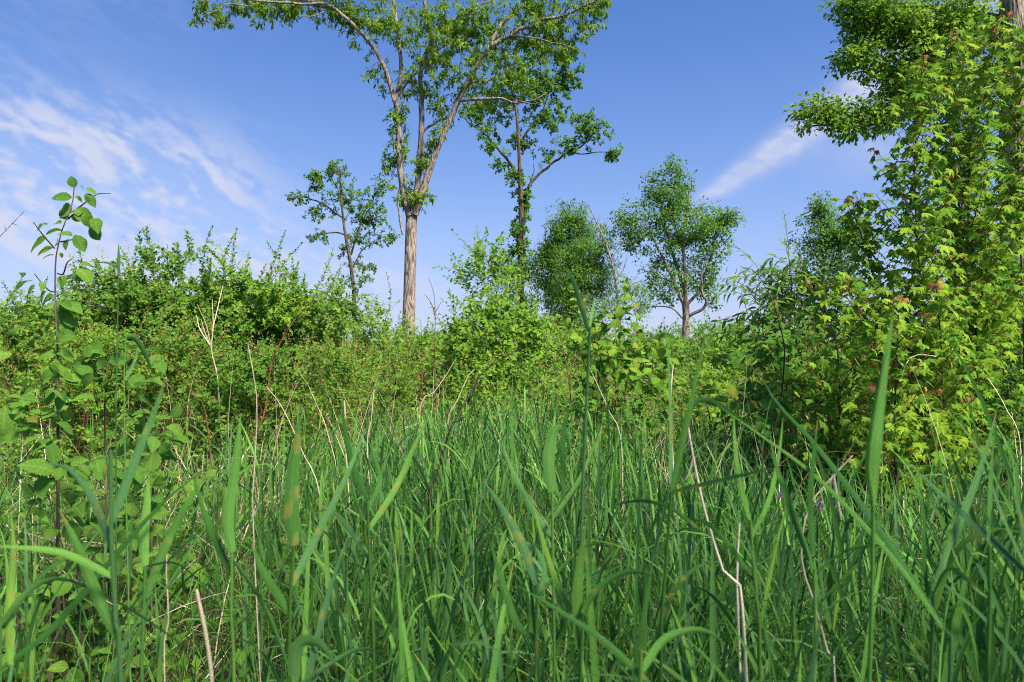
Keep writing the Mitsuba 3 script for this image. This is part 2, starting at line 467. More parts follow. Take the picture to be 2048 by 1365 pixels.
tree('hickory_tree', 'tall tree with a pale grey trunk forking into three limbs under the top edge', 'tree', 27.0, [
    ([(816, 760), (817, 640), (819, 560), (821, 470), (822, 424)], [17, 15, 14, 13.5, 13]),
    ([(819, 432), (806, 380), (800, 320), (797, 250), (793, 205)], [10, 9, 8, 7.5, 7], (0, -.3)),
    ([(793, 210), (775, 150), (752, 105), (720, 70), (690, 45), (660, 28), (620, 30), (560, 28), (500, 22), (440, 18), (395, 8)], [6.5, 5.5, 5, 4.5, 4, 3.5, 3, 2.5, 2, 1.5, 1], (-.3, -1.2)),
    ([(660, 30), (630, 12), (600, 0), (540, -25), (470, -45)], [3.2, 3, 2.6, 2, 1.2], (-.6, .6)),
    ([(794, 208), (803, 150), (800, 100), (795, 50), (785, 0), (778, -60), (770, -170)], [6.5, 5.5, 5, 4.5, 4, 3.5, 2], (-.3, .8)),
    ([(826, 428), (835, 370), (838, 320), (842, 250), (841, 180), (840, 140), (850, 100), (858, 60), (853, 30), (845, -20), (840, -150)], [10, 8.5, 8, 7.5, 7, 6, 5.5, 5, 4.5, 4, 2], (0, .6)),
    ([(844, 118), (862, 60), (880, 30), (910, 10), (960, -20), (1020, -60)], [4.5, 4, 3.5, 3, 2.5, 1.5], (.5, 1.5)),
    ([(800, 195), (825, 165), (850, 148), (880, 118), (900, 104)], [3.5, 3, 2.6, 2, 1.2], (-.3, -.9)),
    ([(840, 265), (860, 245), (890, 225), (905, 215)], [4, 3, 2, 1.2], (.2, .8)),
    ([(829, 430), (850, 370), (875, 300), (900, 245), (925, 190), (950, 145), (975, 110), (1000, 90), (1040, 70), (1090, 55), (1130, 45), (1180, 20), (1225, -15)], [11, 9.5, 8.5, 8, 7.5, 7, 6, 5.5, 5, 4.3, 3.6, 2.6, 1.5], (0, -.8)),
    ([(975, 112), (1000, 60), (1030, 25), (1060, 0), (1095, -45)], [5.5, 5, 4.4, 3.6, 2], (-.5, .4)),
    ([(922, 209), (960, 208), (1000, 212), (1040, 222), (1060, 219), (1088, 206)], [4.6, 4, 3.3, 2.6, 1.8, 1], (-.4, -1.2)),
    ([(1035, 220), (1065, 232), (1088, 228)], [2.2, 1.6, .9], (-1, -1.6)),
    ([(945, 172), (980, 160), (1010, 140), (1030, 112)], [3.4, 2.8, 2.2, 1], (-.4, .7)),
    ([(1020, 85), (1050, 95), (1090, 110), (1130, 125)], [2.8, 2.4, 2, 1], (-.6, -1.5)),
    ([(808, 472), (801, 432), (797, 400), (797, 383)], [3.4, 3, 2.6, 2], (-.25, -.5)),
    ([(660, 46), (640, 58), (615, 62)], [1.6, 1.3, .8], (-.9, -1.1)),
    ([(525, 38), (480, 38), (450, 56), (430, 66)], [1.5, 1.2, .9, .5], (-1, -1.3)),
], [(425, 22, 58, 26, 60), (520, 14, 70, 30, 90), (600, 8, 75, 36, 90), (680, 28, 60, 34, 70), (742, 62, 48, 46, 60), (700, -5, 85, 32, 80), (795, 300, 24, 62, 60), (790, 235, 26, 45, 36), (812, 392, 36, 25, 34),
    (846, 400, 24, 30, 28), (850, 335, 24, 52, 40), (830, 60, 95, 75, 190), (905, 60, 90, 72, 170), (850, 165, 72, 60, 90), (935, 115, 85, 62, 150), (1005, 60, 100, 72, 190), (1085, 92, 70, 55, 100), (1135, 60, 62, 48, 90),
    (1185, 18, 44, 30, 50), (985, 175, 70, 45, 70), (1050, 165, 55, 42, 50), (1110, 10, 95, 42, 120), (880, 225, 38, 48, 34), (752, 150, 32, 42, 26), (800, -120, 250, 100, 180), (1010, -120, 220, 100, 160), (600, -85, 150, 55, 70), (865, 290, 25, 40, 18)],
     'lance', 'hickory', .20, 10, .34, droop=.9, gap=.49, dense=1.25, rosette=True, twig=.013, sides=14)

tree('oak_tree', 'slender oak with tufted leaf clusters right behind the tall forked tree', 'tree', 43.0, [
    ([(1044, 740), (1042, 600), (1041, 500), (1042, 420), (1040, 370), (1037, 300), (1033, 240), (1025, 195), (1012, 150), (1005, 110)], [9, 8, 7.5, 7, 6, 5, 4, 3.3, 2.4, 1.5]),
    ([(1037, 352), (1015, 320), (990, 290), (965, 265), (940, 248), (922, 236)], [4.2, 3.6, 3, 2.4, 1.7, 1]),
    ([(1043, 408), (1062, 366), (1086, 342), (1122, 314), (1142, 303), (1171, 286), (1190, 262)], [4.8, 4.2, 3.8, 3.2, 2.8, 2, 1.2]),
    ([(1140, 305), (1165, 308), (1190, 306), (1225, 304)], [2.2, 1.8, 1.4, .9]),
    ([(1036, 300), (1050, 270), (1070, 245), (1085, 225), (1100, 180), (1120, 140)], [3.4, 3, 2.5, 2, 1.5, 1]),
    ([(1060, 368), (1066, 345), (1068, 328)], [1.8, 1.4, .8]),
], [(938, 243, 26, 24, 22), (985, 282, 30, 28, 26), (962, 228, 40, 25, 26), (1005, 325, 20, 18, 9), (1025, 185, 62, 58, 95), (1080, 180, 60, 52, 95), (1102, 232, 42, 30, 38), (1132, 145, 34, 40, 46), (1060, 128, 70, 40, 60), (1138, 292, 40, 26, 26),
    (1185, 258, 34, 34, 40), (1218, 297, 34, 16, 18), (1168, 232, 28, 18, 12), (1100, 312, 28, 18, 10), (1040, 440, 26, 60, 90), (1040, 525, 28, 50, 90), (1036, 360, 24, 34, 34), (1050, 270, 30, 36, 22), (1040, 600, 34, 30, 26)],
     'oak', 'oak', .22, 14, .42, gap=.38, dense=1.6, rosette=True, wood='dark', twig=.014, droop=.35)

tree('oak_tree', 'small round-crowned oak with dark leaf tufts rising behind the thicket', 'tree', 45.0, [
    ([(710, 740), (709, 590), (707, 558), (703, 520), (695, 470), (690, 420), (688, 375), (684, 345)], [6, 5.5, 5, 4.4, 3.8, 3, 2.2, 1.2]),
    ([(696, 472), (675, 466), (650, 468), (630, 476)], [2.4, 2, 1.5, .9]),
    ([(691, 440), (665, 422), (640, 405), (610, 394), (580, 397)], [2.8, 2.3, 1.9, 1.4, .8]),
    ([(689, 400), (670, 370), (655, 346)], [2, 1.5, .9]),
    ([(702, 510), (718, 455), (735, 420), (745, 395), (758, 368)], [3, 2.4, 2, 1.5, .8]),
    ([(722, 450), (745, 440), (775, 425)], [1.7, 1.3, .8]),
    ([(705, 535), (725, 500), (750, 485), (775, 478)], [1.9, 1.5, 1.1, .7]),
], [(680, 345, 25, 20, 22), (640, 368, 34, 24, 28), (598, 394, 30, 13, 14), (690, 390, 50, 38, 46), (640, 430, 34, 24, 20), (634, 472, 25, 13, 12), (730, 410, 44, 38, 40), (762, 378, 26, 22, 18), (770, 420, 20, 20, 12), (762, 482, 28, 18, 16),
    (720, 478, 34, 28, 24), (712, 530, 32, 18, 18), (684, 500, 20, 20, 8), (750, 442, 34, 25, 18), (712, 565, 30, 18, 14)],
     'oak', 'oak', .19, 14, .44, gap=.38, dense=1.7, rosette=True, wood='dark', twig=.012, droop=.35)

tree('ash_tree', 'dense oval dark green tree behind the yellow-green bush', 'tree', 40.0, [
    ([(1142, 740), (1141, 640), (1140, 560), (1139, 480), (1140, 408)], [8, 6.5, 5, 3.5, 1]),
    ([(1141, 640), (1115, 570), (1098, 510), (1092, 460)], [3.5, 2.8, 2, .8]),
    ([(1141, 620), (1168, 560), (1185, 510), (1192, 480)], [3.5, 2.8, 2, .8]),
    ([(1140, 560), (1122, 500), (1115, 440)], [2.5, 2, .8]),
], [(1142, 550, 78, 114, 1250), (1138, 445, 36, 44, 130), (1190, 520, 40, 60, 160), (1095, 520, 34, 60, 130), (1135, 650, 52, 30, 90)],
     'lance', 'oak', .21, 18, .34, gap=.35, twig=.010, droop=.1, wood='dark')

tree('ash_tree', 'leaning half dead tree with a bare twiggy top beside the dense oval tree', 'tree', 33.0, [
    ([(1243, 740), (1238, 620), (1230, 545), (1216, 490), (1196, 440), (1180, 404)], [5, 4, 3.2, 2.6, 1.8, .8]),
    ([(1216, 490), (1204, 470), (1188, 462)], [1.4, 1, .5]), ([(1206, 462), (1211, 440), (1206, 428)], [1.4, 1, .5]), ([(1196, 440), (1184, 436), (1180, 428)], [1, .8, .4]), ([(1232, 560), (1250, 530), (1258, 505)], [1.6, 1.2, .5]),
    ([(1236, 600), (1265, 570), (1285, 560)], [2, 1.4, .6]), ([(1224, 520), (1238, 492), (1240, 470)], [1.4, 1, .5]),
], [(1232, 560, 24, 36, 30), (1265, 590, 32, 34, 46), (1222, 500, 16, 26, 8), (1215, 620, 34, 30, 40), (1285, 620, 24, 24, 24)], 'lance', 'ash', .15, 16, .30, gap=.34, twig=.010, droop=.2, wood='grey')

tree('maple_tree', 'vase-shaped tree with a sunlit curved trunk standing alone right of centre', 'tree', 38.0, [
    ([(1364, 740), (1368, 690), (1372, 650), (1372, 625), (1370, 600)], [11, 9.5, 8.5, 8.5, 8], (0, 0)),
    ([(1373, 635), (1385, 628), (1402, 620), (1405, 604), (1396, 585), (1392, 560), (1396, 530)], [5, 4.4, 4, 3.4, 2.8, 2, 1.2], (0, -1.2)),
    ([(1372, 612), (1388, 596), (1404, 580), (1412, 556), (1430, 500), (1445, 450), (1465, 432)], [4.6, 4, 3.5, 3, 2.5, 1.8, 1], (0, .8)),
    ([(1369, 612), (1354, 585), (1340, 552), (1322, 520), (1302, 482), (1285, 440)], [4.8, 4.2, 3.6, 3, 2.2, 1.2], (0, -.8)),
    ([(1370, 605), (1362, 560), (1350, 520), (1340, 480), (1330, 440), (1325, 390), (1330, 350)], [6, 5, 4.2, 3.5, 2.8, 2, 1], (0, .5)),
    ([(1371, 605), (1368, 540), (1363, 480), (1372, 420), (1380, 360)], [5.6, 4.8, 4, 3, 1], (0, -.5)),
    ([(1368, 500), (1390, 450), (1410, 400)], [2.5, 2, 1]),
    ([(1366, 638), (1350, 622), (1330, 614), (1300, 612), (1285, 606)], [2.6, 2.1, 1.6, 1.1, .7]),
    ([(1345, 565), (1320, 555), (1300, 545), (1270, 548)], [2, 1.6, 1.2, .6]),
], [(1345, 382, 60, 48, 210), (1284, 446, 50, 44, 170), (1380, 440, 78, 56, 300), (1455, 434, 40, 24, 90), (1264, 486, 30, 22, 50), (1330, 500, 60, 40, 150), (1410, 500, 50, 40, 120), (1340, 552, 48, 44, 120), (1412, 552, 38, 52, 110), (1468, 432, 30, 13, 26), (1298, 596, 26, 18, 16), (1420, 600, 16, 20, 16), (1335, 605, 30, 8, 10), (1340, 352, 36, 22, 50)],
     'round', 'oak', .16, 12, .32, gap=.43, twig=.012, droop=.3, wood='grey')

tree('cottonwood_tree', 'distant pointed tree with a dark straight trunk behind the maple saplings', 'tree', 35.0, [
    ([(1648, 740), (1647, 600), (1646, 520), (1644, 450), (1642, 400)], [6, 5.2, 4.2, 3, 1]),
    ([(1646, 530), (1620, 490), (1610, 455)], [2.2, 1.6, .7]), ([(1646, 520), (1672, 480), (1690, 440)], [2.2, 1.6, .7]), ([(1648, 590), (1690, 540), (1710, 500)], [2.6, 2, .9]),
], [(1655, 490, 58, 66, 420), (1640, 425, 26, 34, 90), (1705, 480, 46, 58, 200), (1665, 550, 50, 30, 70)],
     'round', 'ash', .15, 13, .30, gap=.42, twig=.010, droop=.2, wood='dark')

tree('oak_tree', 'big oak with a thick rough trunk at the right edge behind the maple saplings', 'tree', 15.0, [
    ([(2030, 860), (2026, 560), (2021, 400), (2016, 200), (2010, 30), (2002, -150), (1996, -260)], [34, 30, 28, 28, 27, 22, 14]),
    ([(2012, 130), (1950, 140), (1880, 178), (1800, 208), (1720, 226), (1650, 236)], [10, 8, 7, 5.5, 4, 2], (0, .6)),
    ([(2010, 40), (1940, 10), (1850, -20), (1760, -50)], [11, 9, 7, 3], (0, 1)),
    ([(2012, 80), (1920, 70), (1820, 66), (1735, 72)], [9, 7, 5, 2], (0, 1)),
    ([(2014, 180), (2080, 120), (2150, 60), (2230, 20)], [10, 8, 6, 3], (0, -1)),
], [(1638, 228, 44, 30, 46), (1700, 238, 50, 34, 60), (1762, 226, 52, 40, 80), (1728, 45, 46, 46, 80), (1720, 122, 52, 32, 66), (1790, 80, 72, 80, 180), (1855, 50, 80, 80, 180), (1802, 172, 60, 50, 100), (1872, 150, 70, 70, 130), (1935, 60, 62, 82, 120),
    (1705, 8, 40, 28, 40), (2080, 60, 70, 80, 110), (2070, 180, 50, 60, 60), (1850, -70, 170, 50, 120), (2080, 400, 40, 90, 60), (2060, 300, 35, 60, 40), (1960, 180, 50, 50, 60)],
     'oak', 'maple', .115, 17, .24, gap=.47, twig=.008, droop=.35, wood='grey', sides=18)

# ------------------------------------------------------------------ shrubs
def shoots(wood_mesh, start, d, length, droop, nleaf, size, angle=55, wood='green', r0=.0022, petiole=.12, lift=.0, taper=.45, alternate=False, K=4):
    """Leafy shoots: draws their stems and returns the leaves (positions, directions, upper sides, sizes)."""
    M = len(start)
    t = np.linspace(0, 1, K)[None, :, None]
    side = unit(np.cross(d, UP + .01))
    bow = (rng.standard_normal((M, 1, 1)) * .10) * side[:, None]
    P = start[:, None] + length[:, None, None] * (d[:, None] * t + bow * np.sin(t * 3.1) - UP * droop[:, None, None] * t ** 2)
    if wood_mesh is not None:
        R = np.linspace(1, .45, K)[None, :] * (r0 * np.sqrt(length / .4))[:, None]
        tubes(wood_mesh, P, R, 3, wood)
    tj = np.linspace(.10, 1.0, nleaf)
    tj = np.clip(tj[None] + rng.uniform(-.4, .4, (M, nleaf)) / nleaf, 0, 1)
    x = tj * (K - 1)
    i = np.minimum(x.astype(int), K - 2)
    fr = (x - i)[..., None]
    m = np.arange(M)[:, None]
    A, B = P[m, i], P[m, i + 1]
    pos, tan = A * (1 - fr) + B * fr, unit(B - A)
    a = unit(np.cross(tan, np.broadcast_to(UP + np.array([.013, .02, 0]), tan.shape)))
    b = np.cross(a, tan)
    j = np.arange(nleaf)[None, :]
    phi = (j % 2) * np.pi + rng.normal(0, .5, (M, nleaf)) if alternate else j * 2.4 + rng.uniform(0, 6.28, (M, 1))
    out = np.cos(phi)[..., None] * a + np.sin(phi)[..., None] * b
    ang = np.radians(angle + rng.normal(0, 14, (M, nleaf)))[..., None] * (1 - .55 * tj[..., None] ** 3)
    ld = unit(out * np.sin(ang) + tan * np.cos(ang) + np.array([0, 0, lift]))
    s = size * rng.uniform(.7, 1.2, (M, nleaf)) * (1 - taper * tj ** 2)
    pos = pos + ld * (petiole * s)[..., None]
    up = unit(.85 * UP + .35 * tan + .40 * rng.standard_normal((M, nleaf, 3)) + np.array([.12, -.38, 0]))   # leaves turn to the sun
    return pos.reshape(-1, 3), ld.reshape(-1, 3), up.reshape(-1, 3), s.ravel()


def bush(key, label, category, px, top, half, Y, species, leaf, size, M, L=.35, nleaf=14, depth=1.0, wood='red', group=None, parts=False, leaders=6, low=0.0, angle=55, droop=.25, lift=0.0, canes=10, buds=0, ragged=.40, shape=.55, cx=0, flop=0.0, part_most=300, Lup=.9, taper_top=.45, big=.30):
    key = thing(key, label, category, group)
    c = at(px, CY, Y)
    c[2] = 0
    rx, zt = half / F * Y, H - (top - CY) / F * Y
    W = Mesh()
    q = in_ball(int(M * 3.2))
    r = np.linalg.norm(q, axis=1, keepdims=True)
    q = q / r * np.maximum(r, shape * rng.random(r.shape) ** .5)
    keep = meshkit.fbm(q * np.array([rx, rx, zt]) / (big * min(max(zt, .8), 2.5)) + px * .1, 2, 4) > ragged
    q = q[keep][:M]
    n = len(q)
    zc = zt * (.48 + .5 * low)
    q = q * np.array([1, 1, 1.0])
    q[:, 2] = np.sign(q[:, 2]) * np.abs(q[:, 2]) ** .72
    start = c + q * np.array([rx * .9, rx * depth * .9, zt - zc - .12 * L])
    start[:, 2] = np.maximum(zc + q[:, 2] * np.where(q[:, 2] > 0, zt - zc - L * .45, zc - .02), .03)
    d = unit(q * np.array([1, 1, .55]) + .75 * UP + .55 * rng.standard_normal((n, 3)))
    ln = L * rng.uniform(.55, 1.35, n)
    out = [shoots(W, start, d, ln, droop * rng.uniform(.4, 1.6, n), nleaf, size, angle, wood if wood == 'green' else wood, lift=lift)]
    if leaders:
        a = rng.uniform(0, 6.28, leaders)
        rr = np.sqrt(rng.random(leaders)) * .95
        ls = c + np.stack([np.cos(a) * rr * rx, np.sin(a) * rr * rx * depth, zt - .18 * zt - (zt * .35) * rr ** 2], 1)
        ld = unit(np.stack([np.cos(a) * rr * .5, np.sin(a) * rr * .5, np.ones(leaders) * 1.2], 1) + .28 * rng.standard_normal((leaders, 3)))
        out.append(shoots(W, ls, ld, L * Lup * rng.uniform(1.3, 2.3, leaders), .20 * rng.random(leaders), int(nleaf * 1.8), size * .9, angle, wood, lift=lift, r0=.003, taper=taper_top))
    S = Mesh()
    for i in range(canes):
        e = start[rng.integers(n)]
        b = c + np.array([rng.normal(0, rx * .15 + .02), rng.normal(0, rx * .15 + .02), -.03])
        mid = b * .5 + e * .5 + np.array([0, 0, .22 * zt]) + .1 * rx * rng.standard_normal(3)
        r1 = rng.uniform(.5, 1.1) * .006 * max(zt, .8) ** .7
        tube(S, [b, mid, e], [r1, r1 * .8, r1 * .45], 6, 'dark' if wood == 'green' else wood, n=9, wob=.05 * zt)
    S.put(f'{key}__stem', 'bark')
    stuff(W.put(f'{key}__twigs', 'bark'))
    pos, ld, up, s = (np.concatenate(x) for x in zip(*out))
    ok = pos[:, 2] > .02
    pos, ld, up, s = pos[ok], ld[ok], up[ok], s[ok]
    if isinstance(leaf, str):
        if parts:
            leaf_parts(key, PARTS[leaf], pos, ld, up, s, species, part_most)
        else:
            m2 = Mesh()
            add_leaves(m2, TPL[leaf], pos, ld, up, s, species)
            stuff(m2.put(f'{key}__foliage', 'leaf'))
    if buds:
        B = Mesh()
        j = rng.choice(n, min(buds, n), replace=False)
        tip = start[j] + d[j] * ln[j][:, None] * .8
        e = np.repeat(np.arange(len(j)), 14)
        o = in_ball(len(e)) * np.array([.035, .035, .06])
        add_leaves(B, TPL['round'], tip[e] + o, unit(rand_dirs(len(e)) + UP * .8), rand_dirs(len(e)), rng.uniform(.009, .018, len(e)), 'bud')
        stuff(B.put(f'{key}__flower_buds', 'leaf'))
    return key


PARTS = {'ovate': [TPL['ovate'], strip_leaf(.33, 7, OVATE, .3, .45), strip_leaf(.38, 7, OVATE, .1, .5)], 'elm': ELM, 'dog': DOG, 'maple': MAPLE, 'willow': [TPL['willow'], strip_leaf(.14, 7, [0, .8, 1, .9, .7, .4, 0], .2, .5)]}

G1 = 'shrubs of the rose thicket'
for lab, px, top, half, Y, M, sp, size, rag, buds, L in (
    ('mounded green shrub of small leaves under the tall upright sprig, left part of the thicket', 365, 484, 125, 7.2, 560, 'weed', .072, .44, 50, .46),
    ('small-leaved shrub left of the mounded one, behind the thin upright grass stalk', 250, 512, 100, 6.9, 400, 'rose', .064, .44, 60, .42),
    ('small-leaved arching shrub in the middle of the thicket with sky showing through its top', 500, 504, 120, 7.6, 460, 'fresh', .070, .47, 50, .50),
    ('arching open shrub just left of the small round-crowned oak', 615, 524, 100, 8.2, 360, 'rose', .074, .48, 40, .52),
    ('low leafy shrub at the far left behind the broad-leaved sapling', 130, 580, 95, 6.6, 320, 'rose', .062, .42, 40, .40),
    ('pale shrub at the left edge of the photo, behind the broad-leaved plants', 20, 576, 110, 7.4, 340, 'rose', .064, .42, 40, .40),
):
    bush('rose_shrub', lab, 'shrub', px, top, half, Y, sp, 'rose', size, M, L=L, nleaf=24, leaders=20, buds=int(buds * 1.6), canes=22, droop=.45, Lup=.78, taper_top=.5, ragged=rag, big=.42)
for lab, px, top, half, Y, M, sp, size, b in (
    ('low shrub covered with tan flower buds, left in front of the tall pale trunk', 700, 664, 125, 5.6, 430, 'rose', .036, 260),
    ('low bushy shrub with tan buds below the middle of the thicket', 515, 690, 105, 5.4, 330, 'weed', .046, 110),
    ('low bushy shrub with tan buds in front of the mounded shrub at left', 350, 640, 120, 5.6, 400, 'rose', .040, 200),
    ('low bushy shrub between the broad-leaved sapling and the bud-covered shrub', 190, 650, 95, 5.2, 270, 'fresh', .044, 80),
):
    bush('rose_shrub', lab, 'shrub', px, top, half, Y, sp, 'rose', size, M, L=.32, nleaf=24, leaders=9, buds=b, canes=20, droop=.35, ragged=.44, Lup=.7, big=.36)
bush('hazel_shrub', 'bright green fuller-leaved shrub just left of the tall pale trunk', 'shrub', 730, 582, 85, 8.6, 'fresh', 'broad', .062, 210, L=.36, nleaf=12, leaders=5, droop=.3)
bush('hazel_shrub', 'small dark shrub directly below the tall pale trunk', 'shrub', 845, 655, 75, 9.4, 'weed', 'broad', .055, 200, L=.34, nleaf=12, leaders=5, droop=.3, ragged=.3)
bush('elder_shrub', 'big yellow-green bush right of the tall pale trunk, standing before the slender oak', 'shrub', 1000, 588, 112, 8.6, 'fresh', 'broad', .090, 520, L=.40, nleaf=12, leaders=12, droop=.45, canes=14, ragged=.33)
bush('elder_shrub', 'low yellow-green bush at the left foot of the big yellow-green bush', 'shrub', 915, 672, 62, 7.4, 'fresh', 'broad', .060, 170, L=.32, nleaf=12, leaders=4, droop=.4)
bush('elder_shrub', 'low bush with drooping leaves at the right foot of the big yellow-green bush', 'shrub', 1075, 690, 70, 6.8, 'rose', 'broad', .055, 170, L=.32, nleaf=12, leaders=4, droop=.4)
bush('young_maple', 'slim pale green young tree rising above the big yellow-green bush', 'tree', 965, 478, 52, 12.0, 'fresh', 'broad', .10, 150, L=.60, nleaf=13, leaders=7, droop=.15, low=.35, canes=5, ragged=.36, Lup=.6)
bush('young_maple', 'slim grey-green young tree behind the big yellow-green bush, next to the slender oak', 'tree', 1015, 520, 40, 14.0, 'ash', 'lance', .11, 120, L=.60, nleaf=16, leaders=6, droop=.1, low=.35, canes=4, ragged=.36, Lup=.6)
bush('vine_shrub', 'mounded broad-leaved shrub with drooping leaves right of centre, left of the vase-shaped tree', 'shrub', 1252, 566, 76, 4.9, 'fresh', 'elm', .090, 110, L=.36, nleaf=8, leaders=6, droop=.55, parts=True, canes=8, ragged=.32, lift=-.3)
bush('vine_shrub', 'low leafy weed patch below the mounded broad-leaved shrub', 'shrub', 1225, 745, 100, 4.6, 'weed', 'broad', .055, 170, L=.28, nleaf=9, leaders=3, droop=.4, canes=6, ragged=.3)
bush('maple_seedling', 'bright yellow-green young maple in front of the far trees right of the vase-shaped tree', 'shrub', 1450, 670, 58, 7.6, 'fresh', 'maple', .085, 75, L=.35, nleaf=8, leaders=4, droop=.4, parts=True, canes=5, part_most=120)
bush('maple_seedling', 'low yellow-green young maple left of the dark-leaved dogwood', 'shrub', 1395, 725, 55, 6.6, 'fresh', 'maple', .075, 60, L=.30, nleaf=8, leaders=3, droop=.4, parts=True, canes=5, part_most=90)
bush('dogwood_shrub', 'dark-leaved dogwood below the arching bare twig', 'shrub', 1545, 625, 70, 4.0, 'dogwood', 'dog', .080, 100, L=.34, nleaf=8, leaders=4, droop=.5, parts=True, canes=8, ragged=.36, lift=-.25)
bush('dogwood_shrub', 'lower dogwood right of the dark-leaved one, at the foot of the maple saplings', 'shrub', 1665, 715, 75, 3.9, 'weed', 'dog', .065, 85, L=.30, nleaf=8, leaders=2, droop=.5, parts=True, canes=8, part_most=150, lift=-.2)
bush('willow_shrub', 'slender-leaved willow standing between the bare twig and the maple saplings', 'shrub', 1582, 486, 62, 5.2, 'willow', 'willow', .105, 170, L=.50, nleaf=15, leaders=10, droop=.5, parts=True, canes=6, ragged=.36, low=.25, lift=-.35, angle=48)
bush('viburnum_shrub', 'dark large-leaved shrub filling the right edge below the thick trunk', 'shrub', 2030, 470, 85, 4.7, 'dogwood', 'dog', .105, 150, L=.40, nleaf=8, leaders=4, droop=.4, parts=True, canes=8, ragged=.28)
bush('viburnum_shrub', 'low dark shrub at the right edge, under the large-leaved one', 'shrub', 1985, 690, 100, 4.3, 'dogwood', 'maple', .075, 150, L=.34, nleaf=8, leaders=2, droop=.4, parts=True, canes=8, ragged=.3, part_most=200)
for px, top, half, Y, sp, M, lab in (
    (1180, 640, 60, 14, 'rose', 130, 'distant low shrub just under the dense oval tree'), (1300, 662, 70, 17, 'ash', 150, 'distant grey-green shrub left of the sunlit curved trunk'),
    (1350, 690, 60, 22, 'rose', 140, 'distant shrub hiding the foot of the sunlit curved trunk'), (1425, 668, 55, 30, 'ash', 150, 'distant shrub right behind the sunlit curved trunk'),
    (1490, 665, 70, 15, 'rose', 170, 'distant shrub left of the willow'), (1610, 640, 110, 11, 'rose', 260, 'shrub behind the willow and the dogwood'), (1760, 600, 120, 9, 'weed', 320, 'dark shrub filling the space behind the maple saplings'),
    (1930, 640, 120, 8.5, 'weed', 300, 'dark shrub in front of the thick trunk, behind the maple saplings'), (880, 662, 70, 16, 'ash', 150, 'distant shrub right of the foot of the tall pale trunk'),
    (780, 650, 60, 15, 'rose', 130, 'distant shrub left of the foot of the tall pale trunk'), (60, 590, 120, 13, 'ash', 200, 'grey-green shrub behind the left end of the thicket'), (195, 552, 60, 15, 'ash', 150, 'bluish shrub showing between the broad-leaved sapling and the thicket'),
    (430, 600, 120, 12, 'weed', 220, 'dark shrub behind the middle of the thicket'), (640, 620, 110, 12, 'weed', 200, 'dark shrub around the foot of the small round-crowned oak'), (1100, 650, 60, 20, 'ash', 130, 'distant dark shrub under the left side of the dense oval tree')):
    bush('background_shrub', lab, 'shrub', px, top, half, Y, sp, 'round', .0065 * Y + .015, M, L=.045 * Y + .1, nleaf=14, leaders=3, droop=.3, canes=4, ragged=.34, Lup=.25)
for px, top, half, Y, lab in (
    (1330, 655, 60, 120, 'far rounded tree on the horizon left of the sunlit curved trunk'), (1412, 636, 46, 95, 'far round dark tree on the horizon just right of the sunlit curved trunk'), (1458, 650, 30, 85, 'far small tree on the horizon between two taller sprouts'),
    (1505, 640, 40, 100, 'far tree on the horizon behind the bare arching twig'), (870, 668, 60, 110, 'far tree on the horizon right of the tall pale trunk'), (740, 640, 90, 115, 'far tree on the horizon left of the tall pale trunk'),
    (1210, 650, 80, 110, 'far tree on the horizon under the leaning half dead tree'), (1090, 655, 60, 120, 'far tree on the horizon under the dense oval tree'), (1600, 630, 90, 110, 'far tree on the horizon behind the willow'),
    (1780, 620, 110, 100, 'far tree on the horizon behind the maple saplings'), (80, 640, 130, 120, 'far tree on the horizon at the left edge'), (300, 640, 140, 110, 'far tree on the horizon behind the thicket')):
    bush('far_tree', lab, 'tree', px, top, half, Y, 'oak', 'far', .48, 70, L=2.2, nleaf=12, leaders=4, droop=.3, canes=3, ragged=.22, Lup=.3, wood='dark')


